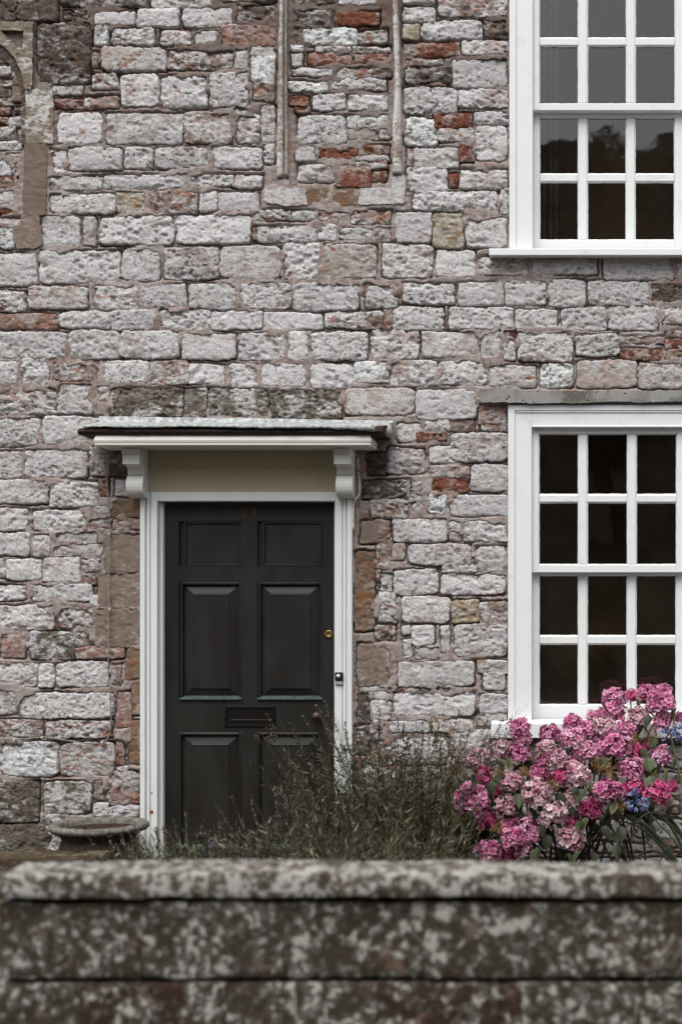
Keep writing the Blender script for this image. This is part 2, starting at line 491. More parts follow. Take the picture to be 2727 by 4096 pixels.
def fgstone_mat(name, body, lich, lo):
    t = NT(name)
    c = t.coord(); 
    a = t.noise(c, 9, 3, 0.55, 0.3); b = t.noise(c, 36, 4, 0.6, 0.2); f = t.noise(c, 110, 4, 0.7)
    r = t.noise(c, 14, 3, 0.5)
    base = t.mix(t.ramp(f, 0.35, 0.65), lin(*[x * 0.8 for x in body]), lin(*[x * 1.15 for x in body]))
    base = t.mix(t.math('MULTIPLY', t.ramp(r, 0.60, 0.70), 0.6), base, lin(118, 98, 86))
    m = t.math('ADD', t.math('MULTIPLY', a, 0.38), t.math('MULTIPLY', b, 0.62))
    base = t.mix(t.math('MULTIPLY', t.ramp(m, lo - 0.09, lo + 0.0), 0.45), base, lin(*[x * 0.72 for x in lich]))
    m2 = t.noise(c, 75, 2, 0.5)
    m = t.math('ADD', t.math('MULTIPLY', m, 0.8), t.math('MULTIPLY', m2, 0.2))
    cc = t.mix(t.ramp(m, lo, lo + 0.022), base, lin(*lich))
    t.set(Base_Color=cc, Roughness=0.92, Specular_IOR_Level=0.15)
    t.bump(t.math('ADD', m, t.math('MULTIPLY', f, 0.3)), 0.6, 0.02)
    return t.m
FGC = fgstone_mat('lichened_coping_stone', (70, 62, 52), (166, 163, 157), 0.505)
FGS = fgstone_mat('dark_lichened_stone', (60, 53, 44), (162, 160, 153), 0.54)
FGR = fgstone_mat('dark_red_brown_stone', (56, 43, 34), (164, 162, 155), 0.565)
FGM = simple('dark_wall_core', (46, 37, 31), 0.95, 0.0, 0.3, 20, 0.1, 0.5)

# ------------------------------------------------------------------ the facade: stones read off the photograph
# every entry: left top right bottom kind, in a 2.24x enlargement of the photograph whose corner is given
TILES = [
((0, 0), """-60 -60 138 185 d|150 -60 515 182 d|560 -60 702 50 d|722 -60 1312 62 d|1350 -60 1905 62 g|575 95 648 170 d|668 95 802 168 d
850 105 1200 210 g|1236 88 1602 240 g|340 215 800 742 d|845 232 975 400 w|1015 262 1367 396 g|1440 285 1708 405 p|835 470 880 602 p
920 430 1482 622 k|1512 458 2085 626 p|835 665 1046 802 p|1085 665 1420 940 g|1447 690 1843 966 g|470 770 746 842 p|465 888 742 962 r
760 866 1052 966 p|530 1010 912 1290 g|950 1015 1632 1287 g|460 1350 592 1560 g|625 1334 1096 1522 g|1120 1325 1356 1502 g|1390 1322 1890 1502 g
-60 450 90 552 y|-60 600 100 684 p|108 618 172 692 g|-60 722 106 768 p|122 778 206 902 t|-60 800 102 868 d|-60 880 120 936 p|-60 958 90 1012 r
128 958 202 1022 d|-60 1052 74 1104 r|84 1050 202 1134 p|-60 1140 142 1240 p|-60 1268 146 1342 g|152 1288 204 1352 p|-60 1376 192 1412 k
-60 1430 98 1570 w|110 1450 180 1568 p"""),
((700, 0), """430 -60 900 22 d|75 75 512 236 g|556 50 890 192 d|185 280 372 392 g|420 228 896 408 q|550 446 652 626 g|690 405 890 736 w
700 742 890 904 p|310 660 656 962 g|540 975 652 1040 w|550 1034 756 1272 g|90 1015 502 1282 p|785 950 900 1290 g|800 1296 890 1462 g
350 1320 776 1502 g|1055 -60 1452 42 d|1470 -60 1790 36 g|1080 92 1432 242 d|1462 112 1820 218 r|1148 268 1628 402 w|1645 272 1900 384 p
1050 300 1110 380 d|1040 410 1152 456 w|1040 480 1130 592 k|1190 476 1580 578 r|1605 484 1900 560 r|1262 422 1570 466 p|1600 424 1920 470 p
1050 616 1406 678 g|1452 612 1760 702 p|1780 610 1930 690 d|1020 736 1362 818 w|1402 716 1888 804 g|1036 866 1186 946 r|1085 956 1202 1012 r
1245 852 1522 986 g|1556 852 1906 988 g|1105 1042 1526 1286 g|1548 1036 1908 1142 g|1545 1162 1816 1254 k|1090 1326 1246 1442 g
1290 1336 1642 1424 r|1688 1308 1910 1388 r|1105 1482 1426 1624 g|1612 1402 1914 1444 k|1630 1446 1882 1512 p|1462 1496 1750 1670 r
1770 1540 1890 1630 r|1830 1160 1910 1250 p"""),
((1400, 0), """480 -60 760 34 g|480 70 757 192 g|800 -60 1412 152 p|476 220 617 352 y|645 200 1176 347 g|1210 190 1404 332 d|486 400 540 482 d
545 382 976 507 r|1010 370 1412 492 g|496 540 836 588 p|496 602 892 738 d|915 536 1402 782 g|500 786 946 1012 g|970 802 1416 962 g
500 1060 762 1292 w|755 1016 1086 1142 r|1110 1006 1412 1112 g|790 1150 1102 1262 p|1130 1132 1412 1432 g|568 1326 962 1498 g|972 1296 1112 1452 r
515 1340 560 1480 p|515 1500 570 1560 d"""),
((0, 700), """455 18 920 132 g|945 5 1672 126 g|465 180 1040 342 g|1052 150 1302 336 y|1332 158 1768 346 p|390 384 716 642 g|750 380 856 627 g
905 380 1546 612 g|-60 715 335 982 g|370 682 1066 957 g|1100 665 1432 942 g|1475 650 1958 936 g|-60 1040 220 1222 p|265 1010 786 1192 k
850 1000 1246 1196 p|1270 985 1666 1182 g|-60 1250 500 1378 q|535 1220 1002 1366 g|1012 1214 1402 1388 g|1430 1206 1886 1382 g
-60 1415 592 1630 g|615 1402 1070 1642 g|1082 1400 1592 1627 g|-60 140 152 252 g|-60 384 190 470 p|-60 476 126 658 w|-60 310 132 352 r
-60 20 150 110 r|60 20 180 60 p"""),
((700, 700), """130 0 522 97 g|532 0 770 108 g|225 154 362 326 g|390 165 752 322 g|10 372 672 602 g|720 316 1036 402 p|1052 320 1256 404 g
740 460 1262 592 g|1280 432 1442 592 g|698 470 738 582 r|1280 326 1560 410 p|1490 480 1766 578 g|1582 320 1922 442 p|1800 474 1920 602 p
415 640 942 927 g|980 620 1292 932 g|1330 620 1810 922 k|135 985 546 1196 g|580 975 1036 1187 g|1066 976 1632 1212 g|335 1232 776 1382 g
805 1240 1312 1372 g|1346 1230 1857 1374 p|65 1424 538 1648 g|585 1420 992 1658 g|1026 1414 1186 1658 g|1225 1414 1722 1654 g"""),
((1400, 700), """520 -60 868 142 g|884 0 962 102 r|990 -40 1402 117 g|565 150 1312 312 g|1345 130 1412 342 g|405 336 717 607 g|745 350 1016 642 y
1040 392 1406 642 g|285 630 737 922 g|770 682 1116 907 g|1150 742 1600 902 g|118 975 240 1082 t|150 1012 410 1182 g|475 980 936 1147 g
970 960 1362 1166 g|1390 955 1757 1162 g|300 1206 376 1382 r|386 1192 842 1382 g|885 1190 1462 1367 g|190 1396 607 1642 g|650 1410 1142 1632 g
1175 1410 1342 1647 g|1380 1400 1482 1455 r|1370 1464 1472 1662 g"""),
((2027, 700), """236 756 802 886 g|870 756 1482 932 g|1502 760 1660 902 g|370 946 692 1167 g|730 950 1262 1162 g|1295 970 1700 1132 d
72 1206 442 1372 g|480 1196 876 1382 g|896 1172 1342 1382 g|1390 1200 1700 1342 p|100 1420 586 1660 g|612 1426 1002 1622 g|1030 1458 1402 1512 q
1412 1400 1700 1450 p|1412 1474 1700 1560 r|1020 1566 1382 1654 r|1410 1570 1700 1650 o"""),
((2027, 1400), """305 130 582 332 w|620 102 1152 332 k|1175 130 1700 332 k|400 94 546 122 r"""),
((0, 1400), """-60 95 162 302 g|195 80 432 292 g|485 114 892 277 p|935 100 1332 292 g|1346 108 1686 312 p|-60 340 496 572 p|525 310 822 562 g
870 320 982 482 p|1000 342 1630 592 m|-60 610 352 852 g|390 600 902 842 g|-60 910 206 1132 g|230 900 772 1136 g|810 866 982 1132 g
-60 1170 432 1382 g|465 1180 872 1402 g|892 1160 972 1312 r|-60 1430 252 1602 g|300 1440 777 1612 g|820 1500 1000 1600 p|865 1382 982 1462 p
1000 900 1152 1132 d|1045 1172 1162 1302 g|1000 1340 1262 1500 o|1020 1510 1262 1610 q"""),  # first stone here is kind d to paint in the shade under the canopy
((700, 1400), """130 124 442 307 g|490 130 747 322 g|785 130 1172 322 g|1220 122 1582 342 g|90 345 280 592 m|300 350 827 592 m|860 362 1472 617 m
1520 344 2137 590 k"""),
((1400, 1400), """35 104 332 287 w|370 108 782 332 g|805 98 1217 312 g|1258 138 1656 322 k|590 358 1117 612 g|1150 480 1392 652 q|430 655 622 822 g
670 620 892 722 g|900 632 1102 722 p|600 740 862 817 r|910 740 1417 992 g|1172 660 1402 718 p|340 880 672 1097 g|160 930 332 1102 d
710 868 962 1012 g|1080 1030 1412 1257 g|720 1034 1062 1142 q|730 1150 1052 1272 r|118 1170 527 1332 m|560 1184 662 1282 p|695 1300 857 1477 w
905 1300 1417 1482 g|562 1378 657 1447 g|530 1306 642 1362 p|180 1340 512 1502 p|385 1520 867 1712 g|885 1540 992 1612 g|890 1620 992 1706 p
1030 1536 1417 1720 g|95 1530 340 1730 t"""),
((1400, 2100), """240 20 352 112 r|245 122 372 402 p|48 240 216 945 o|385 168 482 317 k|525 180 1086 347 g|820 282 1102 332 k|820 342 1132 422 p
1130 196 1387 402 g|270 440 372 582 p|390 400 777 622 g|810 440 1392 617 g|270 600 412 872 p|460 640 887 867 g|910 680 1152 872 y
1162 690 1407 932 p|468 905 537 977 g|555 910 742 1077 g|815 905 892 1142 g|940 900 1402 1172 g|475 1020 547 1192 g|580 1100 782 1197 k
58 1060 347 1442 t|425 1225 1102 1447 g|1140 1220 1402 1332 p|1190 1334 1382 1477 g|240 900 402 1032 p"""),
((1400, 2700), """80 110 372 147 g|220 162 352 222 g|182 230 367 402 g|60 160 170 440 d|395 156 1107 352 g|1165 186 1402 342 g|1140 352 1402 452 k
430 112 892 152 q|350 414 697 512 g|730 404 1097 514 g|390 530 742 562 q|380 570 862 802 g|900 500 1252 742 g|190 600 370 802 p
870 752 1132 922 k|1012 930 1152 1102 g|182 412 302 522 p|230 540 322 577 g|20 470 172 702 d|160 822 502 1002 p|800 932 1002 1202 g
520 820 850 920 p|860 1212 1262 1462 g|400 1020 780 1230 g|20 720 150 1000 p"""),
((0, 2100), """-60 70 267 272 g|300 95 457 277 g|510 64 872 157 k|495 166 907 282 k|-60 310 47 472 g|75 314 372 497 g|400 300 712 512 g
735 306 902 422 p|760 430 862 532 p|-60 546 232 672 g|290 540 822 687 g|815 630 892 732 g|-60 726 492 932 g|535 754 832 922 p|940 90 1262 422 t
890 432 1262 737 t|860 750 1262 1092 t|1135 1110 1262 1372 o|1010 1260 1092 1432 p|25 985 227 1182 q|265 960 667 1202 m|690 970 822 1082 p
690 1092 1102 1197 q|-60 1246 332 1442 g|355 1250 487 1452 g|515 1230 977 1442 g|-60 1494 150 1700 g|195 1500 1012 1732 g|1050 1500 1172 1820 q
1190 1400 1262 1700 o"""),
((0, 2800), """-60 170 382 332 p|430 188 1002 342 p|10 380 512 682 w|540 390 1032 682 p|1050 386 1112 582 r|1160 200 1258 572 o|-60 730 347 1102 m
390 730 812 1022 m|850 730 922 892 p|960 650 1248 932 q|840 930 972 1042 g|990 950 1242 1062 g|400 1030 620 1200 m|-60 1120 432 1352 m
460 1150 562 1352 m|1050 600 1150 640 p"""),
]
rs = np.random.RandomState(5)
STONES = []          # (quad TL,TR,BR,BL in photo px, kind)
for (ox, oy), txt in TILES:
    for ent in txt.replace('\n', '|').split('|'):
        a = ent.split()
        if len(a) != 5: continue
        x0, y0, x1, y1 = [float(v) / 2.24 for v in a[:4]]
        x0 += ox; x1 += ox; y0 += oy; y1 += oy
        j = min(5.0, 0.06 * min(x1 - x0, y1 - y0))
        g = 3.6
        q = [(x0 - g, y0 - g), (x1 + g, y0 - g), (x1 + g, y1 + g), (x0 - g, y1 + g)]
        q = [(p[0] + rs.uniform(-j, j), p[1] + rs.uniform(-j, j)) for p in q]
        STONES.append((q, a[4], True))
def fill(x0, x1, y0, y1, kinds, inview, hh=(80, 112), ww=(110, 250)):
    y = y0
    while y < y1 - 30:
        h = rs.uniform(*hh)
        if y + h > y1 - 30: h = y1 - y
        x = x0 - rs.uniform(0, 60)
        while x < x1:
            w = rs.uniform(*ww)
            if x + w > x1 - 50: w = x1 - x
            if w > 30:
                q = [(max(x, x0) + 9, y + 9), (x + w - 9, y + 9), (x + w - 9, y + h - 9), (max(x, x0) + 9, y + h - 9)]
                q = [(p[0] + rs.uniform(-6, 6), p[1] + rs.uniform(-6, 6)) for p in q]
                STONES.append((q, kinds[rs.randint(len(kinds))], inview))
            x += w
        y += h
fill(1935, 2860, 2972, 3420, 'ggggpk', True)
fill(1420, 1935, 3250, 3560, 'ggp', False)
fill(1935, 2860, 3425, 3560, 'ggp', False)
fill(-60, 560, 3410, 3560, 'mmp', False)
fill(-1300, -32, -420, 3560, 'ggggpgkp', False)
fill(2860, 3900, -420, 3560, 'ggggpgk', False)
fill(-32, 2030, -420, -34, 'ggdgp', False)

# openings in photo pixels on the facade: upper window, lower window, door
OPEN = [(2044, -420, 2846, 1000), (2040, 1624, 2846, 2900), (572, 1800, 1406, 3560)]
WARP_A, WARP_F = 0.0075, 30.0
def warp(x, z):
    return (WARP_A * (fbm(x * WARP_F, 0.3, z * WARP_F, 3) + 0.5 * fbm(x * 75, 0.9, z * 75, 2) + 0.8 * fbm(x * 9, 5.3, z * 9, 2)),
            WARP_A * (fbm(x * WARP_F, 9.3, z * WARP_F, 3) + 0.5 * fbm(x * 75, 9.9, z * 75, 2) + 0.8 * fbm(x * 9, 15.3, z * 9, 2)))

ROUGH = {'g': 1.0, 'w': 1.15, 'p': 1.2, 'd': 1.4, 'm': 1.2, 'r': 1.0, 'q': 1.0, 't': 0.35, 'o': 0.5, 'y': 0.8, 'k': 0.7, 'e': .4, 'c': .3}
def stone_arrays(q, kind, seed, step=0.0062):
    r = np.random.RandomState(seed)
    W = np.array([[*(P(a, b)[i] for i in (0, 2))] for a, b in q])      # TL TR BR BL (x,z)
    w = 0.5 * (np.linalg.norm(W[1] - W[0]) + np.linalg.norm(W[2] - W[3]))
    h = 0.5 * (np.linalg.norm(W[3] - W[0]) + np.linalg.norm(W[2] - W[1]))
    def axis(L):
        n = max(3, int(round(L / step)))
        u = np.linspace(0, 1, n + 1)
        e = min(0.0035 / L, 0.2 / n)
        return np.concatenate([[0], [e], u[1:-1], [1 - e], [1]])
    u, v = axis(w), axis(h)
    U, Vv = np.meshgrid(u, v, indexing='ij')
    a, b = 2 * U - 1, 2 * Vv - 1
    n = {'t': 14.0, 'o': 10.0}.get(kind, r.uniform(6.0, 13.0))
    if min(w, h) < 0.035: n = 4.0
    s = np.maximum(np.abs(a), np.abs(b)); rr = (np.abs(a) ** n + np.abs(b) ** n) ** (1 / n)
    k = np.where(rr > 1e-6, s / np.maximum(rr, 1e-6), 1.0)
    a2, b2 = a * k, b * k
    u2, v2 = (a2 + 1) / 2, (b2 + 1) / 2
    X = (1 - u2) * (1 - v2) * W[0][0] + u2 * (1 - v2) * W[1][0] + u2 * v2 * W[2][0] + (1 - u2) * v2 * W[3][0]
    Z = (1 - u2) * (1 - v2) * W[0][1] + u2 * (1 - v2) * W[1][1] + u2 * v2 * W[2][1] + (1 - u2) * v2 * W[3][1]
    wx, wz = warp(X, Z)
    X, Z = X + wx, Z + wz
    de = np.minimum((1 - np.abs(a)) * w / 2, (1 - np.abs(b)) * h / 2)
    o = r.uniform(0, 90)
    ro = ROUGH[kind] * r.uniform(0.45, 1.45)
    strat = fbm(X * 14 + o, o, Z * 34, 4, 0.55)
    lump = fbm(X * 9 + o, 3 + o, Z * 11, 2)
    pit = vnoise(X * 62 + o, 7.0, Z * 74) * 0.6 + vnoise(X * 28 + o, 2.0, Z * 36) * 0.4
    pits = np.clip((pit - 0.62) / 0.12, 0, 1)
    if r.rand() < 0.6 and kind not in 'to':
        led = fbm(X * 7 + o, 31.0 + o, Z * 24 + X * r.uniform(-6, 6), 3) * 3.2
        fl = np.floor(led); fr_ = np.clip((led - fl - 0.72) / 0.28, 0, 1)
        strat = strat * 0.6 + 0.55 * (fl + fr_) * 0.5
    tilt = r.uniform(-0.035, 0.035) * (Z - W[:, 1].mean()) + r.uniform(-0.02, 0.02) * (X - W[:, 0].mean())
    size = min(1.0, min(w, h) / 0.09)
    bulge = r.uniform(0.000, 0.005) * size
    proud = r.uniform(0.001, 0.008) * (0.6 + 0.4 * size)
    if kind in 'to': bulge *= 0.3
    edge = np.clip(de / (0.006 * (0.5 + 0.5 * size)), 0, 1)
    edge = edge * edge * (3 - 2 * edge)
    chip = np.clip(fbm(X * 18 + o, 21, Z * 18, 3) - 0.12, 0, 1) * np.clip(1 - de / 0.035, 0, 1) * 0.03
    y = -(proud + bulge * (1 - a * a) * (1 - b * b)) - ro * (0.0048 * strat + 0.0030 * lump + 0.0034 * fbm(X * 80 + o, o, Z * 110, 2)) + pits * 0.008 * ro
    y += (1 - edge) * 0.004 + chip * ro * 0.8 + tilt * size
    rim = (U == 0) | (U == 1) | (Vv == 0) | (Vv == 1)
    y = np.where(rim, 0.05, y)
    V = np.stack([X.ravel(), y.ravel(), Z.ravel()], 1)
    return V, gridfaces(len(u), len(v)), W, w, h, n

house = empty('stone_house', (0, 0, 0))
tag(house, 'old rubble stone house front with white sash windows and dark panelled door', 'house')

# mortar bed: one relief sheet with a groove round each stone
ms = 0.0065
gx = np.concatenate([np.arange(P(-1300, 0)[0], P(-60, 0)[0], 0.02), np.arange(P(-60, 0)[0] + 0.004, P(2880, 0)[0], ms), np.arange(P(2880, 0)[0] + 0.004, P(3900, 0)[0], 0.02)])
gz = np.arange(P(0, 3560)[2], P(0, -420)[2], ms)
GX, GZ = np.meshgrid(gx, gz, indexing='ij')
wx, wz = warp(GX, GZ)
QX, QZ = GX - wx, GZ - wz
DE = np.full(GX.shape, -1.0)
parts = []
for i, (q, kind, inview) in enumerate(STONES):
    V, Fq, W, w, h, n = stone_arrays(q, kind, 1000 + i, 0.0062 if inview else 0.016)
    parts.append((V, Fq, kind, w * h, inview))
    c = W.mean(0)
    ex = ((W[1] - W[0]) + (W[2] - W[3])) / 4; ez = ((W[3] - W[0]) + (W[2] - W[1])) / 4
    i0, i1 = np.searchsorted(gx, [W[:, 0].min() - 0.05, W[:, 0].max() + 0.05])
    j0, j1 = np.searchsorted(gz, [W[:, 1].min() - 0.05, W[:, 1].max() + 0.05])
    if i1 <= i0 or j1 <= j0: continue
    dx, dz = QX[i0:i1, j0:j1] - c[0], QZ[i0:i1, j0:j1] - c[1]
    det = ex[0] * ez[1] - ex[1] * ez[0]
    aa = np.abs((dx * ez[1] - dz * ez[0]) / det); bb = np.abs((ex[0] * dz - ex[1] * dx) / det)
    da, db = (1 - aa) * w / 2, (1 - bb) * h / 2
    de = np.where((da < 0) & (db < 0), -np.hypot(da, db), np.minimum(da, db))
    DE[i0:i1, j0:j1] = np.maximum(DE[i0:i1, j0:j1], de)
dist = np.clip(-DE, 0, 0.05)
ribbon = 0.006 * fbm(GX * 7, 1.0, GZ * 9, 3) + 0.0035 * fbm(GX * 45, 2.0, GZ * 60, 3)
gm = np.clip(0.36 + 2.4 * fbm(GX * 4, 4.0, GZ * 9, 3), 0.0, 1.0)
groove = 0.042 * np.exp(-(dist / 0.0062) ** 2) * gm
GY = -0.003 - ribbon + groove
smear = np.clip(0.35 + 1.6 * fbm(GX * 11, 8.0, GZ * 13, 3), 0, 1) * (1 - gm)
GY = GY - 0.0055 * smear
lim = 0.003 + 0.020 * np.clip(0.3 + 1.5 * fbm(GX * 16, 12.0, GZ * 20, 3), 0, 1) * (1 - gm)
GY = np.where(DE > lim, 0.045, GY)
V = np.stack([GX.ravel(), GY.ravel(), GZ.ravel()], 1)
nz = len(gz)
fc = gridfaces(len(gx), nz)
cx, cz = ((GX[:-1, :-1] + GX[1:, :-1]) / 2).ravel(), (GZ[:-1, :-1] + ms / 2).ravel()
keep = (np.maximum.reduce([DE[:-1, :-1], DE[1:, :-1], DE[:-1, 1:], DE[1:, 1:]]).ravel() < 0.03)
for (x0, y0, x1, y1) in OPEN:
    A, B = P(x0, y1), P(x1, y0)
    keep &= ~((cx > A[0]) & (cx < B[0]) & (cz > A[2]) & (cz < B[2]))
fc = fc[keep]
used = np.unique(fc); remap = np.full(len(V), -1); remap[used] = np.arange(len(used))
wall = add('wall', mk('wall', V[used], remap[fc], True), MORTAR, house)
tag(wall, 'pink lime mortar bed of the rubble stone wall')

order = sorted([k for k in range(len(parts)) if parts[k][4]], key=lambda k: -parts[k][3])
single = set(order[:298])
restV, restF, nb = [], [], 0
for k, (V, Fq, kind, area, inview) in enumerate(parts):
    if k in single:
        c = V.mean(0); c[1] = 0
        add('brick' if kind == 'r' else 'stone', mk('stone', V - c, Fq, True), SM[kind], wall, c)
    else:
        restV.append((V, Fq, kind))
def joined(name, lst, parent):
    mats, V, Fq, mi, nb = [], [], [], [], 0
    for v, f, kind in lst:
        if kind not in mats: mats.append(kind)
        V.append(v); Fq.append(f + nb); mi.append(np.full(len(f), mats.index(kind))); nb += len(v)
    me = mk(name, np.concatenate(V), np.concatenate(Fq), True)
    for m in mats: me.materials.append(SM[m])
    me.polygons.foreach_set('material_index', np.concatenate(mi).astype(np.int32))
    o = add(name, me, None, parent)
    tag(o, kind='stuff')
    return o
joined('small_stones', restV, wall)

# ------------------------------------------------------------------ dressed stone: blocked gothic window, tracery, lintel
def poly_stone(name, pts, mat, parent, y0, y1, tile=None, wob=0.0035, seed=0):
    """pts in photo px; an extruded, slightly worn block"""
    r = random.Random(seed)
    out = []
    for i in range(len(pts)):
        a, b = pts[i], pts[(i + 1) % len(pts)]
        n = max(1, int(math.hypot(b[0] - a[0], b[1] - a[1]) / 14))
        for k in range(n):
            t = k / n
            out.append((a[0] + (b[0] - a[0]) * t, a[1] + (b[1] - a[1]) * t))
    W = [P(x, y) for x, y in out]
    cx = sum(p[0] for p in W) / len(W); cz = sum(p[2] for p in W) / len(W)
    W = [Vector((p[0] + r.uniform(-wob, wob), 0, p[2] + r.uniform(-wob, wob))) for p in W]
    n = len(W); v = []; f = []
    # inset ring for a worn arris
    for ring, (yy, ins) in enumerate(((y1, 0.0), (y0 + 0.004, 0.0), (y0, 0.004))):
        for i, p in enumerate(W):
            pr, nx = W[i - 1], W[(i + 1) % n]
            t = (nx - pr); nn = Vector((t[2], 0, -t[0]));
            nn = nn.normalized() if nn.length > 0 else nn
            if ins:
                c = p + nn * ins
                c2 = p - nn * ins
                # choose the side nearer the inside by signed area
                p = c2 if area_sign(W) > 0 else c
            v.append((p[0] - cx, yy + (r.uniform(-0.0012, 0.0012) if ring else 0), p[2] - cz))
    for ring in (0, 1):
        for i in range(n):
            j = (i + 1) % n
            f.append([ring * n + i, ring * n + j, (ring + 1) * n + j, (ring + 1) * n + i])
    f.append([2 * n + i for i in range(n)])
    me = bpy.data.meshes.new(name); me.from_pydata(v, [], f); me.validate()
    import bmesh
    bm = bmesh.new(); bm.from_mesh(me)
    bmesh.ops.triangulate(bm, faces=[x for x in bm.faces if len(x.verts) > 4])
    bmesh.ops.recalc_face_normals(bm, faces=bm.faces[:])
    bm.to_mesh(me); bm.free()
    return add(name, me, mat, parent, (cx, 0, cz))
def area_sign(W):
    s = 0
    for i in range(len(W)):
        a, b = W[i], W[(i + 1) % len(W)]
        s += a[0] * b[2] - b[0] * a[2]
    return -1 if s > 0 else 1
def T(ox, oy, pts): return [(ox + x / 2.24, oy + y / 2.24) for x, y in pts]

t0 = poly_stone('tracery', T(0, 0, [(-60, 215), (312, 218), (310, 330), (304, 560), (298, 806), (246, 806), (236, 742), (212, 642), (180, 570), (128, 498), (60, 432), (-60, 385),
      (-60, 300), (20, 298), (100, 372), (190, 447), (232, 470), (240, 284), (10, 282), (-60, 285)]), SM['e'], house, -0.030, 0.03, seed=1)
tag(t0, 'curved tracery of a blocked gothic window')
poly_stone('arch_rib', T(0, 0, [(-60, 400), (60, 446), (122, 512), (170, 584), (200, 655), (222, 750), (236, 900), (240, 1300), (205, 1300), (202, 900), (190, 760), (160, 670), (110, 590), (50, 520), (-60, 460)]), SM['d'], house, -0.012, 0.03, seed=2)
JS = [([(246, 812), (470, 812), (482, 930), (482, 1285), (244, 1290)], 'e'), ([(236, 1300), (425, 1300), (418, 1600), (416, 1922), (222, 1926)], 't'),
      ([(206, 1936), (352, 1934), (358, 2020), (378, 2030), (378, 2190), (340, 2225), (170, 2228), (138, 2160), (134, 2040), (200, 2026)], 't')]
for i, (p, k) in enumerate(JS):
    poly_stone('jamb_stone', T(0, 0, p), SM[k], house, -0.014, 0.03, seed=3 + i)
# mullions of the second blocked window
def mullion(name, rows, mat, seed):
    mb = MB((P(rows[0][0], rows[0][2])[0], 0, P(0, rows[-1][2])[2]))
    r = random.Random(seed)
    prof = []
    N = 60
    ys = np.linspace(rows[0][2], rows[-1][2], N)
    xl = np.interp(ys, [a[2] for a in rows], [a[0] for a in rows]); xr = np.interp(ys, [a[2] for a in rows], [a[1] for a in rows])
    b = len(mb.v); m = 9
    for i in range(N):
        for k in range(m):
            t = k / (m - 1)
            X = xl[i] + (xr[i] - xl[i]) * t
            dep = -0.030 * math.sin(math.pi * (0.12 + 0.76 * t)) ** 0.7 if 0 < k < m - 1 else 0.03
            dep += 0.0025 * float(fbm(X * 0.05, seed, ys[i] * 0.05, 3)) if 0 < k < m - 1 else 0
            p = P(X + r.uniform(-0.6, 0.6), ys[i]); mb.v.append(Vector((p[0], dep, p[2])) - mb.o)
    for i in range(N - 1):
        for k in range(m - 1):
            mb.f.append([b + i * m + k, b + i * m + k + 1, b + (i + 1) * m + k + 1, b + (i + 1) * m + k])
    mb.f.append([b + k for k in range(m)]); mb.f.append([b + (N - 1) * m + k for k in range(m)])
    return mb.obj(name, mat, house, True)
mullion('mullion', [(1119, 1137, -60), (1118, 1138, 120), (1114, 1138, 140), (1115, 1138, 350), (1111, 1138, 450), (1107, 1138, 600), (1106, 1137, 711)], SM['c'], 1)
mullion('mullion', [(1141, 1152, -60), (1141, 1151, 350), (1141, 1154, 470), (1140, 1158, 560), (1140, 1158, 710)], SM['c'], 2)
mullion('mullion', [(1568, 1594, -60), (1570, 1598, 110), (1572, 1600, 150), (1577, 1604, 300), (1572, 1607, 450), (1567, 1609, 480), (1566, 1612, 690), (1566, 1612, 697)], SM['c'], 3)
for i, (p_, k_, y_) in enumerate(((([(812, 140), (895, 60), (1018, 52), (1030, 130), (1180, 132), (1165, 180), (1190, 268), (1000, 274), (880, 250), (830, 246), (812, 215)]), 'g', -0.013),
        ([(1184, 132), (1400, 128), (1660, 130), (1668, 180), (1640, 262), (1194, 268), (1169, 180)], 'o', -0.006),
        ([(1664, 130), (1948, 126), (1954, 28), (2054, 20), (2050, 240), (2028, 256), (1645, 262), (1672, 180)], 'g', -0.012))):
    poly_stone('blocked_window_sill', T(700, 700, p_), SM[k_], house, y_, 0.03, seed=9 + i)
# lintel over the ground floor window
lp = [(1920, 1562), (2010, 1566), (2200, 1570), (2420, 1572), (2600, 1571), (2727, 1568), (2900, 1562), (2900, 1606), (2727, 1607), (2560, 1610), (2450, 1608), (2300, 1613), (2100, 1614), (1990, 1610), (1930, 1610), (1922, 1590)]
poly_stone('lintel', lp, LINTEL, house, -0.04, 0.03, seed=12)

# ------------------------------------------------------------------ sash windows
def px_box(mb, x0, x1, py0, py1, y0, y1, ch=0.003):
    A, B = P(x0, py1), P(x1, py0)
    mb.box(A[0], B[0], y0, y1, A[2], B[2], ch)

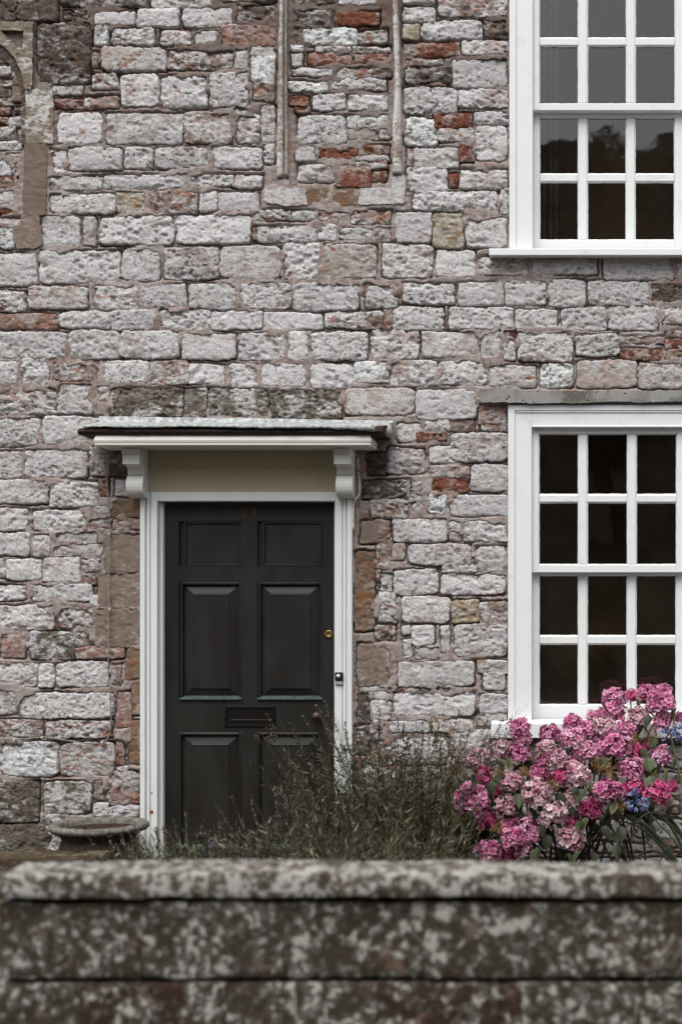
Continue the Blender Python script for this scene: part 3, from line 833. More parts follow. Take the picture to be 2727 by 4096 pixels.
def sash_window(label, L, inL, top, headin, botin, cols, rows_u, rows_l, meet, sill, lowerz, right_in, rightx):
    """L outer left, inL left edge of sashes, cols pane columns, rows pane rows of the two sashes (px)"""
    o = P(L, sill[1])
    fr = MB(o)
    yf0, yf1 = -0.008, 0.16
    px_box(fr, L, inL, top, sill[0], yf0, yf1)                      # left stile of the box frame
    px_box(fr, L - 2, L + 26, top, sill[0], yf0 - 0.010, yf0 - 0.0005, 0.004)    # raised outer moulding
    px_box(fr, right_in, rightx, top, sill[0], yf0, yf1)
    if headin is not None:
        px_box(fr, inL, right_in, top, headin, yf0, yf1)
        px_box(fr, L + 24, rightx, top, top + 24, yf0 - 0.010, yf0 - 0.0005, 0.004)
        px_box(fr, L + 28, rightx, top + 24.5, top + 31, yf0 - 0.006, yf0 - 0.0004, 0.002)
        px_box(fr, inL, right_in, headin - 8, headin - 0.5, yf0 - 0.007, yf0 - 0.0003, 0.003)
    win = fr.obj('window', WHITE, house)
    tag(win, label)
    # sill
    sb = MB(P(sill[2], sill[1]))
    A, B = P(sill[2], sill[1], -0.06), P(rightx + 30, sill[0], -0.06)
    sb.prism([(-0.075, A[2]), (-0.075, B[2] - 0.004), (-0.070, B[2]), (0.03, B[2] + 0.012), (0.03, A[2])], 'x', A[0], B[0])
    sb.obj('sill', WHITE, win)
    yu0, yu1, yl0, yl1 = 0.022, 0.062, 0.066, 0.106
    def sash(y0, y1, rows, topy, boty):
        px_box_s = MB(P(inL, boty))
        px_box(px_box_s, inL, cols[0][0], topy, boty, y0, y1)
        px_box(px_box_s, cols[-1][1], right_in, topy, boty, y0, y1)
        if rows[0][0] > topy: px_box(px_box_s, cols[0][0], cols[-1][1], topy, rows[0][0], y0, y1)
        px_box(px_box_s, cols[0][0], cols[-1][1], rows[-1][1], boty, y0, y1)
        px_box_s.obj('sash', WHITE, win)
        for a, b in zip(cols[:-1], cols[1:]):
            m = MB(P(a[1], boty)); px_box(m, a[1], b[0], rows[0][0], rows[-1][1], y0 + 0.004, y1 - 0.004, 0.006); m.obj('glazing_bar', WHITE, win)
        for a, b in zip(rows[:-1], rows[1:]):
            for c in cols:
                m = MB(P(c[0], b[0])); px_box(m, c[0], c[1], a[1], b[0], y0 + 0.005, y1 - 0.005, 0.006); m.obj('glazing_bar', WHITE, win)
        for rr_ in rows:
            for c in cols:
                A, B = P(c[0] - 3, rr_[1] + 3), P(c[1] + 3, rr_[0] - 3)
                cx, cz = (A[0] + B[0]) / 2, (A[2] + B[2]) / 2
                yc = (y0 + y1) / 2
                hx, hz = (B[0] - A[0]) / 2, (B[2] - A[2]) / 2
                me = mk('pane', [(-hx, 0, -hz), (hx, 0, -hz), (hx, 0, hz), (-hx, 0, hz)], [[0, 1, 2, 3]])
                add('pane', me, GLASS, win, (cx, yc, cz), (math.radians(rng.uniform(-0.22, 0.22)), 0, math.radians(rng.uniform(-0.25, 0.25))))
        # worn putty line: irregular paint beads along the pane edges
        bd = MB(P(inL, boty))
        for rr_ in rows:
            for c in cols:
                for (ax, bx, ay, by) in ((c[0], c[1], rr_[0], rr_[0]), (c[0], c[1], rr_[1], rr_[1]), (c[0], c[0], rr_[0], rr_[1]), (c[1], c[1], rr_[0], rr_[1])):
                    n = 12
                    pts = []
                    for k in range(n + 1):
                        t = k / n
                        p = P(ax + (bx - ax) * t + rng.uniform(-0.7, 0.7) * (ax == bx), ay + (by - ay) * t + rng.uniform(-0.7, 0.7) * (ay == by))
                        pts.append(Vector((p[0], (y0 + y1) / 2 - 0.004, p[2])))
                    bd.tube(pts, 0.0045, 5)
        tag(bd.obj('putty', WHITE, win, True), kind='stuff')
    sash(yu0, yu1, rows_u, rows_u[0][0] - 30 if headin is None else headin, meet)
    sash(yl0, yl1, rows_l, meet - 26, botin)
    # the room behind
    A, B = P(inL - 40, sill[1]), P(right_in + 40, top)
    y0r, y1r = 0.165, 1.25
    x0r, x1r, z0r, z1r = A[0] - 0.7, B[0] + 0.7, A[2] - 0.6, B[2] + 0.25
    ro = MB((x0r, 0, z0r))
    v = [(x0r, y0r, z0r), (x1r, y0r, z0r), (x1r, y1r, z0r), (x0r, y1r, z0r), (x0r, y0r, z1r), (x1r, y0r, z1r), (x1r, y1r, z1r), (x0r, y1r, z1r)]
    ro.v = [Vector(p) - ro.o for p in v]
    ro.f = [[0, 1, 2, 3], [4, 7, 6, 5], [3, 2, 6, 7], [0, 3, 7, 4], [1, 5, 6, 2]]
    # front wall of the room around the opening
    A2, B2 = P(L + 5, sill[1]), P(rightx - 5, top)
    for (a0, a1, b0, b1) in ((x0r, A2[0], z0r, z1r), (B2[0], x1r, z0r, z1r), (A2[0], B2[0], z0r, A2[2]), (A2[0], B2[0], B2[2], z1r)):
        b = len(ro.v)
        ro.v += [Vector(p) - ro.o for p in ((a0, y0r, b0), (a1, y0r, b0), (a1, y0r, b1), (a0, y0r, b1))]
        ro.f.append([b, b + 1, b + 2, b + 3])
    ro.obj('room', ROOM, win)
    return win, (A, B)

WC = [(2155, 2312), (2348, 2505), (2540, 2700)]
w1, _ = sash_window('white sash window of the upper floor', 2038, 2130, -420, -300, 993, WC,
            [(-265, -92), (-60, 142), (175, 407)], [(451, 678), (711, 945)], 436, (996, 1022, 1956), 0, 2742, 2840)
WC2 = [(2153, 2312), (2347, 2509), (2544, 2706)]
w2, _ = sash_window('white sash window of the ground floor behind the hydrangea', 2033, 2126, 1621, 1711, 2884, WC2,
            [(1733, 1976), (2009, 2258)], [(2300, 2544), (2578, 2823)], 2290, (2892, 2950, 1962), 0, 2744, 2840)
# curtain edges behind the ground floor glass
def curtain(px0, px1, py0, py1, y, win):
    A, B = P(px0, py1, y), P(px1, py0, y)
    n = 40
    xs = np.linspace(A[0], B[0], n)
    ys = y + 0.025 * np.sin(np.linspace(0, 9 * math.pi, n))
    V = []
    for i in range(n):
        V += [(xs[i] - A[0], ys[i], 0), (xs[i] - A[0], ys[i], B[2] - A[2])]
    Fq = np.array([[2 * i, 2 * i + 2, 2 * i + 3, 2 * i + 1] for i in range(n - 1)])
    add('curtain', mk('curtain', V, Fq, True), CURT, win, (A[0], 0, A[2]))
curtain(2030, 2166, 1700, 2900, 0.24, w2)
curtain(2030, 2235, -300, 1000, 0.30, w1)

# ------------------------------------------------------------------ door, frame, canopy
df = MB(P(567, 3560))
def prof_jamb(mb, xs, py0, py1):
    """xs: list of (px x, depth) steps -> stepped moulding"""
    for (x0, x1, yy) in xs:
        px_box(mb, x0, x1, py0, py1, yy, 0.13, 0.003)
prof_jamb(df, [(567, 587, -0.030), (587.2, 593, -0.014), (593.2, 604, -0.022), (604.2, 608, -0.012), (608.2, 634, -0.020)], 1968, 3560)
prof_jamb(df, [(1342, 1370, -0.020), (1370.2, 1374, -0.012), (1374.2, 1386, -0.022), (1386.2, 1391, -0.014), (1391.2, 1411, -0.030)], 1968, 3560)
px_box(df, 634.2, 1341.8, 1968, 2006, -0.020, 0.13, 0.003)
px_box(df, 634.2, 648, 2006.2, 3560, 0.02, 0.128, 0.002)
px_box(df, 1334, 1341.8, 2006.2, 3560, 0.02, 0.128, 0.002)
door_frame = df.obj('door_frame', JAMB, house)
tag(door_frame, 'white painted moulded door frame')
fz = MB(P(560, 1967)); px_box(fz, 560, 1415, 1770, 1967.5, -0.012, 0.13, 0.003)
fz.obj('frieze_board', FRIEZE, house)
# step
st = MB(P(540, 3570)); A, B = P(560, 3560), P(1420, 3540); st.box(A[0], B[0], -0.30, 0.12, -0.02, 0.10, 0.01); st.obj('door_step', SM['t'], house)

yd = 0.055                                             # face of the door leaf
dl = MB(P(648, 3500))
px_box(dl, 648, 1334, 2006, 3500, yd + 0.02, yd + 0.05, 0.0)
panels = [(722, 958, 2082, 2264), (1038, 1280, 2082, 2264), (708, 957, 2328, 2800), (1022, 1282, 2328, 2800), (703, 957, 2934, 3400), (1018, 1280, 2934, 3400)]
# stiles and rails, butted
for x0, x1, a, b in ((648.5, 704, 2006.5, 3499), (1282, 1333.5, 2006.5, 3499), (704, 1282, 2006.5, 2082), (704, 1282, 2264, 2328), (704, 1282, 2800, 2934), (704, 1282, 3400, 3499),
                     (957.5, 1020, 2082, 2264), (957.5, 1020, 2328, 2800), (957.5, 1018, 2934, 3400)):
    px_box(dl, x0, x1, a, b, yd, yd + 0.0195, 0.0)
door = dl.obj('door', DOOR, house)
tag(door, 'dark green black six panel front door with paler lower mouldings')
PALEBEAD = simple('pale_blue_green_paint', (64, 77, 77), 0.45, 0.0, 0.3, 40, 0.5, 0.1)  # paler blue-green for bottom beads and top arrises of the panels
for i, (x0, x1, a, b) in enumerate(panels):
    m = MB(P(x0, b))
    if i < 2:
        px_box(m, x0 - 1, x1 + 1, a, b, yd + 0.016, yd + 0.0195, 0)
        A, B = P(x0, b), P(x1, a)
        for (p0, p1, c0, c1) in ((x0, x0 + 9, a, b), (x1 - 9, x1, a, b), (x0 + 9, x1 - 9, a, a + 9), (x0 + 9, x1 - 9, b - 9, b)):
            px_box(m, p0, p1, c0, c1, yd + 0.004, yd + 0.0158, 0.002)
        m.obj('upper_panel', DOOR, door)
    else:
        px_box(m, x0, x1, a, b, yd + 0.0185, yd + 0.0198, 0)
        A, B = P(x0, b), P(x1, a)
        k = 1 / S
        iw, ih = 50 * k, 44 * k
        bz = 12 * k
        # raised field with bevelled shoulders
        o = m.o
        b0 = len(m.v)
        lv = [(A[0] + bz, yd + 0.018, A[2] + bz), (B[0] - bz, yd + 0.018, A[2] + bz), (B[0] - bz, yd + 0.018, B[2] - bz), (A[0] + bz, yd + 0.018, B[2] - bz)]
        l2 = [(A[0] + iw, yd + 0.007, A[2] + ih), (B[0] - iw, yd + 0.007, A[2] + ih), (B[0] - iw, yd + 0.007, B[2] - ih), (A[0] + iw, yd + 0.007, B[2] - ih)]
        l3 = [(p[0], yd + 0.002, p[2]) for p in l2]
        m.v += [Vector(p) - o for p in lv + l2 + l3]
        for lo in (0, 4):
            for q in range(4):
                q2 = (q + 1) % 4
                m.f.append([b0 + lo + q, b0 + lo + q2, b0 + lo + 4 + q2, b0 + lo + 4 + q])
        m.f.append([b0 + 8, b0 + 9, b0 + 10, b0 + 11])
        m.obj('panel', DOOR, door)
        # bolection bead round the panel, the bottom one paler
        bd = MB(P(x0, b))
        for (p0, p1, c0, c1) in ((x0, x0 + 11, a, b - 12), (x1 - 11, x1, a, b - 12), (x0 + 11, x1 - 11, a, a + 11)):
            px_box(bd, p0, p1, c0, c1, yd - 0.004, yd + 0.018, 0.004)
        bd.obj('panel_moulding', DOOR, door)
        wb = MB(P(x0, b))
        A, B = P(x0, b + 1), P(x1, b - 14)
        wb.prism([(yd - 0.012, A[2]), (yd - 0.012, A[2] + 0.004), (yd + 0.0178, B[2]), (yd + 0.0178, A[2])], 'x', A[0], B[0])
        wb.obj('pale_moulding', PALEBEAD, door)
        # paler top arris of the raised field
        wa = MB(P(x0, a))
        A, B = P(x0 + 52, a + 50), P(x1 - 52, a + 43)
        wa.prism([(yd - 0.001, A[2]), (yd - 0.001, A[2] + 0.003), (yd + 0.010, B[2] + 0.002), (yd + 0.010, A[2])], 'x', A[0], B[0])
        wa.obj('pale_moulding', PALEBEAD, door)
lb = MB(P(890, 2912))
for (p0, p1, c0, c1) in ((890, 899, 2828, 2912), (1086, 1095, 2828, 2912), (899, 1086, 2828, 2838), (899, 1086, 2902, 2912)):
    px_box(lb, p0, p1, c0, c1, yd - 0.007, yd - 0.0005, 0.002)
px_box(lb, 899, 1086, 2838, 2902, yd - 0.003, yd - 0.0005, 0.001)
lb.obj('letter_plate', simple('black_iron', (10, 8, 7), 0.6, 0.0, 0.1, 60, 0.2, 0.0), door)
lf = MB(P(915, 2890)); px_box(lf, 915, 1072, 2880, 2886, yd - 0.006, yd - 0.0035, 0.001); lf.obj('letter_flap', DARKBRASS, door)
kb = MB(P(1263, 2868)); c = P(1263, 2868)
kb.lathe([(0.0001, 0), (0.024, 0), (0.024, 0.004), (0.010, 0.008), (0.010, 0.026), (0.022, 0.034), (0.027, 0.045), (0.022, 0.056), (0.0001, 0.060)], (c[0], yd, c[2]), 'y', 20)
kb.obj('door_knob', DARKBRASS, door, True)
es = MB(P(1313, 2873)); c = P(1313, 2873)
es.prism([(c[0] + 0.013 * math.cos(t) , c[2] + 0.021 * math.sin(t)) for t in np.linspace(0, 2 * math.pi, 16, endpoint=False)], 'y', yd - 0.004, yd - 0.0005)
es.obj('escutcheon', DARKBRASS, door)
kh = MB(P(1313, 2873)); px_box(kh, 1310, 1316, 2862, 2884, yd - 0.006, yd - 0.0042, 0.001); kh.obj('keyhole', BLACK, door)
lk = MB(P(1308, 2537)); c = P(1308, 2537)
lk.lathe([(0.0001, 0), (0.022, 0), (0.022, 0.006), (0.017, 0.010), (0.012, 0.007), (0.0001, 0.007)], (c[0], yd, c[2]), 'y', 20)
lk.obj('cylinder_lock', BRASS, door, True)
# house number
def digits(txt, px, py, hpx):
    cu = bpy.data.curves.new('number', 'FONT'); cu.body = txt; cu.size = hpx / S / 0.7; cu.extrude = 0.0015; cu.resolution_u = 3
    ob = bpy.data.objects.new('tmp', cu); col.objects.link(ob)
    me = bpy.data.meshes.new_from_object(ob.evaluated_get(bpy.context.evaluated_depsgraph_get()))
    bpy.data.objects.remove(ob)
    add('number_digit', me, DIGIT, door, P(px, py) + Vector((0, yd - 0.002, 0)), (math.pi / 2, 0, 0))
digits('2', 957, 2062, 36); digits('3', 994, 2062, 36)
# doorbell
bl = MB(P(1343, 2738)); px_box(bl, 1343, 1375, 2688, 2722, -0.036, -0.0205, 0.003)
bell = bl.obj('doorbell', BLACK, house)
bb_ = MB(P(1358, 2704)); c = P(1357, 2702); bb_.lathe([(0.0001, 0.005), (0.008, 0.004), (0.010, 0)], (c[0], -0.0355, c[2]), 'y', 14); bb_.obj('bell_button', BUTTON, bell, True)
bp = MB(P(1343, 2738)); px_box(bp, 1344, 1374, 2723, 2738, -0.032, -0.0208, 0.003); bp.obj('bell_base', STEEL, bell)

for (x, yy, r_) in ((612, 3170, 0.005), (612, 3246, 0.010)):
    c = P(x, yy); m = MB((c[0], -0.02, c[2])); m.lathe([(0.0001, 0.0022), (r_ * 0.6, 0.002), (r_, 0.0003)], (c[0], -0.0202, c[2]), 'y', 10); m.obj('rusty_nail', RUST, door_frame)
# canopy: cornice, lead roof, brackets
dep = 0.25
def PF(px, py, y): return P(px, py, y)
A, B = P(375, 1783, -dep), P(1485, 1738, -dep)
zb, zt = A[2], B[2]
hh = zt - zb
prof = [(-dep + 0.030, zb), (-dep + 0.010, zb + 0.001), (-dep + 0.003, zb + 0.005), (-dep + 0.003, zb + 0.011), (-dep + 0.008, zb + 0.013), (-dep + 0.002, zb + 0.020), (-dep, zb + 0.030), (-dep + 0.006, zb + 0.046), (-dep + 0.014, zt)]
can = MB((A[0], 0, zb))
xl, xr = A[0], B[0]
b0 = len(can.v)
rings = []
for (yy, zz) in prof:                       # mitred crown moulding: left return, front, right return
    inn = (yy + dep)
    pts = [(xl + inn, -0.03), (xl + inn, yy), (xr - inn, yy), (xr - inn, -0.03)]
    rings.append(len(can.v))
    for p in pts: can.v.append(Vector((p[0], p[1], zz)) - can.o)
for i in range(len(rings) - 1):
    for k in range(3):
        can.f.append([rings[i] + k, rings[i] + k + 1, rings[i + 1] + k + 1, rings[i + 1] + k])
can.f.append([rings[-1] + k for k in range(4)]); can.f.append([rings[0] + k for k in range(4)])
can.f.append([r_ for r_ in rings] + [r_ + 3 for r_ in rings][::-1])
canopy = can.obj('canopy', CREAM, house)
tag(canopy, 'small flat door canopy with moulded cornice and lead roof')
# dark timber and lead edge slab, wavy, overhanging on the left
ed = MB((A[0], 0, zt))
N = 70
def wob(i, s, a): return a * float(fbm(i * 0.23, s, 1.7, 3))
xL, xR = P(306, 1720, -dep - .03)[0], P(1530, 1720, -dep - .03)[0]
zl0 = P(0, 1741, -dep)[2]; zl1 = P(0, 1706, -dep - .03)[2]
rows = []
for i in range(N):
    t = i / (N - 1); x = xL + (xR - xL) * t
    hang = 1.0 if t > 0.06 else 0.45 + 0.55 * t / 0.06
    top = zl1 + wob(i, 3, 0.006) + 0.012 * math.sin(t * 7.0 + 0.6) * 0.6 + (0 if t > 0.05 else -0.010 * (1 - t / 0.05))
    bot = zl0 + wob(i, 9, 0.002) + 0.004
    f0 = -dep - 0.014 + wob(i, 5, 0.004)
    ring = [(x, 0.0, bot), (x, f0 + 0.012, bot), (x, f0, bot + 0.014), (x, f0 + 0.004, top - 0.010), (x, f0 + 0.022, top), (x, 0.0, top + 0.035)]
    rows.append(len(ed.v)); ed.v += [Vector(p) - ed.o for p in ring]
for i in range(N - 1):
    for k in range(6):
        k2 = (k + 1) % 6
        ed.f.append([rows[i] + k, rows[i + 1] + k, rows[i + 1] + k2, rows[i] + k2])
ed.f.append([rows[0] + k for k in range(6)]); ed.f.append([rows[-1] + k for k in range(6)])
ed.obj('roof_board', LEADDARK, canopy)
# lead sheet: upstand on the wall, slope, wavy lip over the front edge
ld = MB((A[0], 0, zt))
xL, xR = P(404, 1690)[0], P(1576, 1690)[0]
rows = []
N = 110
ztop = lambda t: P(0, 1670 + 16 * max(0, (t - 0.45)) * 1.4 + 6 * min(1, t / .3) - 2, 0)[2]
for i in range(N):
    t = i / (N - 1); x = xL + (xR - xL) * t
    zt_ = ztop(t) + wob(i, 21, 0.003)
    zs = zl1 + 0.047 + wob(i, 3, 0.006)
    lip = P(0, 1706 + (14 * max(0, (t - 0.35)) + 16 * max(0, (t - 0.84)) * 6) + 5 * wob(i, 33, 1.0), -dep - .04)[2]
    f0 = -dep - 0.022 + wob(i, 15, 0.004)
    if t > 0.955: f0 = f0 + (t - 0.955) / 0.045 * 0.20
    ring = [(x, -0.022, zt_), (x, -0.030, zt_ - 0.004), (x, -0.034, zs + 0.006), (x, -0.06, zs), (x, f0 + 0.03, zl1 + 0.014 + wob(i, 40, 0.003)), (x, f0, zl1 + 0.006 + wob(i, 41, 0.004)), (x, f0 - 0.002 + wob(i, 50, 0.004), min(lip, zl1 + 0.003)), (x, f0 + 0.004, min(lip, zl1 + 0.003) + 0.002)]
    rows.append(len(ld.v)); ld.v += [Vector(p) - ld.o for p in ring]
m = 8
for i in range(N - 1):
    for k in range(m - 1):
        ld.f.append([rows[i] + k, rows[i + 1] + k, rows[i + 1] + k + 1, rows[i] + k + 1])
ldo = ld.obj('lead_flashing', LEAD, canopy, True)
md = ldo.modifiers.new('thick', 'SOLIDIFY'); md.thickness = 0.004; md.offset = 0
# console brackets
def bracket(xa, xb):
    z = lambda py, y=0.0: P(0, py, y)[2]
    o = P(xa, 1980)
    kx = 1.0
    k = 1 / S
    cxp = o[0]
    w = (xb - xa) * k
    zc = zb - 0.001
    pf = [(0.0, zc), (-0.150, zc), (-0.150, zc - 0.078)]
    for a in np.linspace(0, math.pi / 2, 6): pf.append((-0.150 + 0.085 * math.sin(a), zc - 0.082 - 0.022 * (1 - math.cos(a))))
    pf += [(-0.062, zc - 0.128)]
    for a in np.linspace(math.pi * 0.5, -math.pi * 0.5, 12): pf.append((-0.042 - 0.056 * math.cos(a), zc - 0.188 + 0.058 * math.sin(a)))
    pf += [(-0.02, zc - 0.250), (0.0, zc - 0.252)]
    mb = MB((cxp, 0, zc - 0.28))
    mb.prism([(y - 0.0125, z_) for y, z_ in pf], 'x', cxp, cxp + w)
    br = mb.obj('bracket', CREAM, canopy)
    t = MB((cxp, 0, zc)); t.box(cxp - 0.004, cxp + w + 0.004, -0.172, -0.012, zc - 0.034, zc - 0.0005, 0.006)
    t.obj('bracket_cap', CREAM, br)
bracket(530, 596); bracket(1356, 1422)

# cables and clips
def cable(name, pts, r, mat, y=-0.018, ox=0, oy=0, ss=2.24):
    W = []
    P3 = [P(ox + x / ss, oy + yy / ss) + Vector((0, y, 0)) for x, yy in pts]
    for i in range(len(P3) - 1):                        # catmull-rom
        p0, p1, p2, p3 = P3[max(i - 1, 0)], P3[i], P3[i + 1], P3[min(i + 2, len(P3) - 1)]
        for k in range(6):
            t = k / 6
            W.append(0.5 * ((2 * p1) + (p2 - p0) * t + (2 * p0 - 5 * p1 + 4 * p2 - p3) * t * t + (3 * p1 - p0 - 3 * p2 + p3) * t ** 3))
    W.append(P3[-1])
    mb = MB(P3[0]); mb.tube(W, r, 6)
    return mb.obj(name, mat, house, True)
c1 = cable('cable', [(990, 880 - 1568 * 1), (972, 1000 - 1568), (972, 1120 - 1568), (984, 1300 - 1568), (1000, 1530 - 1568), (998, 80), (992, 500), (990, 760), (992, 1100), (985, 1300), (1004, 1500), (1010, 1700), (1008, 1800), (998, 1870), (950, 1938), (820, 1954), (640, 1930), (470, 1904), (400, 1899), (150, 1918), (-60, 1906)], 0.0036, CABLE, -0.026, 0, 2100)
c2 = cable('cable', [(60, -40), (92, 170), (128, 340), (180, 520), (350, 680), (550, 780), (800, 835), (950, 810), (1100, 720), (1290, 618)], 0.004, CABLE2, -0.022, 1400, 2700)
for (x, yy) in ((995, 84), (396, 1899), (150, 1918), (932, 1940), (1000, 752)):
    c = P(x / 2.24, 2100 + yy / 2.24)
    m = MB(c + Vector((0, -0.02, 0))); m.box(c[0] - 0.004, c[0] + 0.004, -0.034, -0.01, c[2] - 0.006, c[2] + 0.006, 0.001); m.obj('cable_clip', CLIP, c1)
hk = MB(P(1425, 1885))
pts = [P(1420, 1886) + Vector((0, -0.005, 0)), P(1432, 1885) + Vector((0, -0.05, 0))]
for a in np.linspace(math.pi * 1.15, math.pi * 2.35, 10): pts.append(P(1455 + 18 * math.cos(a), 1876 - 18 * math.sin(a) * 1.0) + Vector((0, -0.06, 0)))
hk.tube(pts, 0.0032, 6); hk.obj('hook', RUST, house, True)
fl = cable('cable', [(1433, 1835), (1438, 1900), (1442, 1965), (1435, 1988), (1422, 2005), (1416, 2030), (1416, 2120)], 0.005, CLIP, -0.03, 0, 0, 1.0)

# ------------------------------------------------------------------ ground
me = mk('street', [(-200, -200, -0.02), (200, -200, -0.02), (200, 200, -0.02), (-200, 200, -0.02)], [[0, 1, 2, 3]])
tag(add('street', me, ROAD), 'grey asphalt street running in front of the house', kind='structure')
n = 70
bx = np.linspace(-5.2, 2.2, n * 2); by = np.linspace(-3.35, 0.06, n)
BX, BY = np.meshgrid(bx, by, indexing='ij')
BZ = 0.025 + 0.03 * fbm(BX * 3, 1.0, BY * 3, 3) + 0.012 * fbm(BX * 14, 2.0, BY * 14, 3)
tag(add('garden_bed', mk('garden_bed', np.stack([BX.ravel(), BY.ravel(), BZ.ravel()], 1), gridfaces(n * 2, n), True), SOIL),
    'dark soil bed between the house and the garden wall', kind='structure')

# ------------------------------------------------------------------ worn stone blocks
def worn_block(name, x0, x1, y0, y1, z0, z1, mat, parent, step=0.03, amp=0.006, rad=0.014, seed=0):
    c = np.array([(x0 + x1) / 2, (y0 + y1) / 2, (z0 + z1) / 2]); hs = np.array([(x1 - x0) / 2, (y1 - y0) / 2, (z1 - z0) / 2])
    V, Fq, nb = [], [], 0
    for ax in range(3):
        u, v = [(1, 2), (0, 2), (0, 1)][ax]
        def axs(h):
            k = max(2, int(round(2 * h / step)))
            a = np.linspace(-1, 1, k + 1)
            e = min(rad / h * 0.5, 0.45 / k)
            return np.concatenate([[-1, -1 + e], a[1:-1], [1 - e, 1]])
        au, av = axs(hs[u]), axs(hs[v])
        A, B = np.meshgrid(au, av, indexing='ij')
        for sgn in (-1, 1):
            p = np.zeros(A.shape + (3,))
            p[..., u] = A * hs[u]; p[..., v] = B * hs[v]; p[..., ax] = sgn * hs[ax]
            inner = np.clip(p, -(hs - rad), hs - rad)
            d = p - inner
            L = np.linalg.norm(d, axis=-1, keepdims=True)
            p = inner + d / np.maximum(L, 1e-9) * np.minimum(L, rad)
            w = p + c
            for k in range(3):
                p[..., k] += amp * (fbm(w[..., 0] * 9 + seed, w[..., 1] * 9 + 17 * k, w[..., 2] * 12, 4) + 0.6 * fbm(w[..., 0] * 40, w[..., 1] * 40 + 7 * k, w[..., 2] * 40 + seed, 2))
            f = gridfaces(len(au), len(av)) + nb
            if (sgn > 0) != (ax == 1): pass
            else: f = f[:, ::-1]
            V.append(p.reshape(-1, 3)); Fq.append(f); nb += A.size
    me = mk(name, np.concatenate(V), np.concatenate(Fq), True)
    return add(name, me, mat, parent, c)

# garden wall in the foreground
gw = empty('garden_wall', (P(1363, 3500, -3.45)[0], -3.4, 0))
tag(gw, 'low lichen covered stone garden wall out of focus along the bottom of the picture', 'wall')
yf = -3.475
def gwx(px, y=yf): return P(px, 0, y)[0]
def gwz(py, y=yf): return P(0, py, y)[2]
ci = 0
for a, b in ((0, 598), (592, 1335), (1329, 2191), (2191.5, 2862), (2858, 3900), (3896, 4700)):
    worn_block('coping_stone', gwx(a), gwx(b), yf - 0.022 + 0.006 * (ci % 2), -3.27, gwz(3588) + 0.002 * (ci % 3), gwz(3497) + 0.003 * ((ci * 2) % 3), FGC, gw, 0.022, 0.005, 0.004, ci); ci += 1
for (r0, r1, spans) in ((3612, 3914, [(1, 565), (559, 1153), (1147, 1705), (1699, 2185), (2179, 2863), (2857, 3700), (3696, 4700)]),
                        (3934, 4260, [(-600, -16), (-22, 337), (333, 605), (600, 905), (899, 1185), (1179, 1505), (1499, 1995), (1989, 2095), (2090, 2565), (2560, 3003), (2998, 3800), (3796, 4700)]),
                        (4272, 4640, [(-600, 300), (310, 900), (910, 1500), (1510, 2200), (2210, 4700)])):
    for a, b in spans:
        m = FGS
        if r0 == 3934 and a in (333, 600, 1499, 1989): m = FGR
        worn_block('stone', gwx(a), gwx(b), yf + 0.004 * (ci % 3), -3.28, gwz(r1), gwz(r0), m, gw, 0.026, 0.005, 0.004, ci); ci += 1
core = MB((gwx(20), yf, 0)); core.box(gwx(24), gwx(4690), yf + 0.035, -3.30, -0.02, gwz(3560), 0.0); core.obj('wall_core', FGM, gw)
core = MB((gwx(-600), yf, 0)); core.box(gwx(-595), gwx(23), yf + 0.036, -3.301, -0.02, gwz(3950), 0.0); core.obj('wall_core', FGM, gw)

# mossy kerb in front of the pot
kb_ = worn_block('kerb_stone', P(-260, 0, -0.62)[0], P(415, 0, -0.62)[0], -0.64, -0.46, 0.0, P(0, 3420, -0.63)[2], KERB, None, 0.02, 0.008, 0.02, 77)
tag(kb_, 'mossy brown stone kerb lying in front of the round pot', 'kerb')

# ------------------------------------------------------------------ round stone pot
pc = P(398, 3297, -0.33)
pot = empty('plant_pot', (pc[0], pc[1], 0.02))
tag(pot, 'wide round weathered stone pot with thick rim standing left of the door', 'pot')
pb = MB((pc[0], pc[1], 0.02))
pr = 0.243
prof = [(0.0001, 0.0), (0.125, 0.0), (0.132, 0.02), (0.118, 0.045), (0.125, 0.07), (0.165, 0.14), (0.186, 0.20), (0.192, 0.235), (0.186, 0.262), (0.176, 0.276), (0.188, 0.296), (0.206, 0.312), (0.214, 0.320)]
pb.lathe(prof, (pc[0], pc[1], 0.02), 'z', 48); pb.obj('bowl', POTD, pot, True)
prm = MB((pc[0], pc[1], 0.02))
prm.lathe([(0.212, 0.318), (0.232, 0.322), (pr, 0.334), (pr, 0.346), (0.234, 0.355), (0.215, 0.357), (0.194, 0.354), (0.186, 0.344), (0.184, 0.300)], (pc[0], pc[1], 0.02), 'z', 64)
prim = prm.mesh('rim', True)
for v in prim.vertices:
    k = 0.0035 * float(fbm(v.co.x * 30, v.co.y * 30, v.co.z * 40, 3)); v.co += v.co.normalized() * k
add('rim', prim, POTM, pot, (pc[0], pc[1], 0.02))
ps = MB((pc[0], pc[1], 0.02)); ps.lathe([(0.186, 0.326), (0.12, 0.333), (0.05, 0.329), (0.0001, 0.331)], (pc[0], pc[1], 0.02), 'z', 24); ps.obj('soil', SOIL, pot, True)
for k in range(9):
    a0 = 2 * math.pi * k / 9
    g_ = MB((pc[0], pc[1], 0.02)); pts = []
    for t in np.linspace(0, 1, 11):
        a = a0 + t * 2 * math.pi / 9 * 0.9; h = 0.225 - 0.075 * math.sin(math.pi * t)
        r = np.interp(h, [0.07, 0.14, 0.20, 0.235], [0.125, 0.165, 0.186, 0.192]) + 0.004
        pts.append((pc[0] + r * math.cos(a), pc[1] + r * math.sin(a), 0.02 + h))
    g_.tube(pts, 0.010, 6); g_.obj('garland', POTD, pot, True)

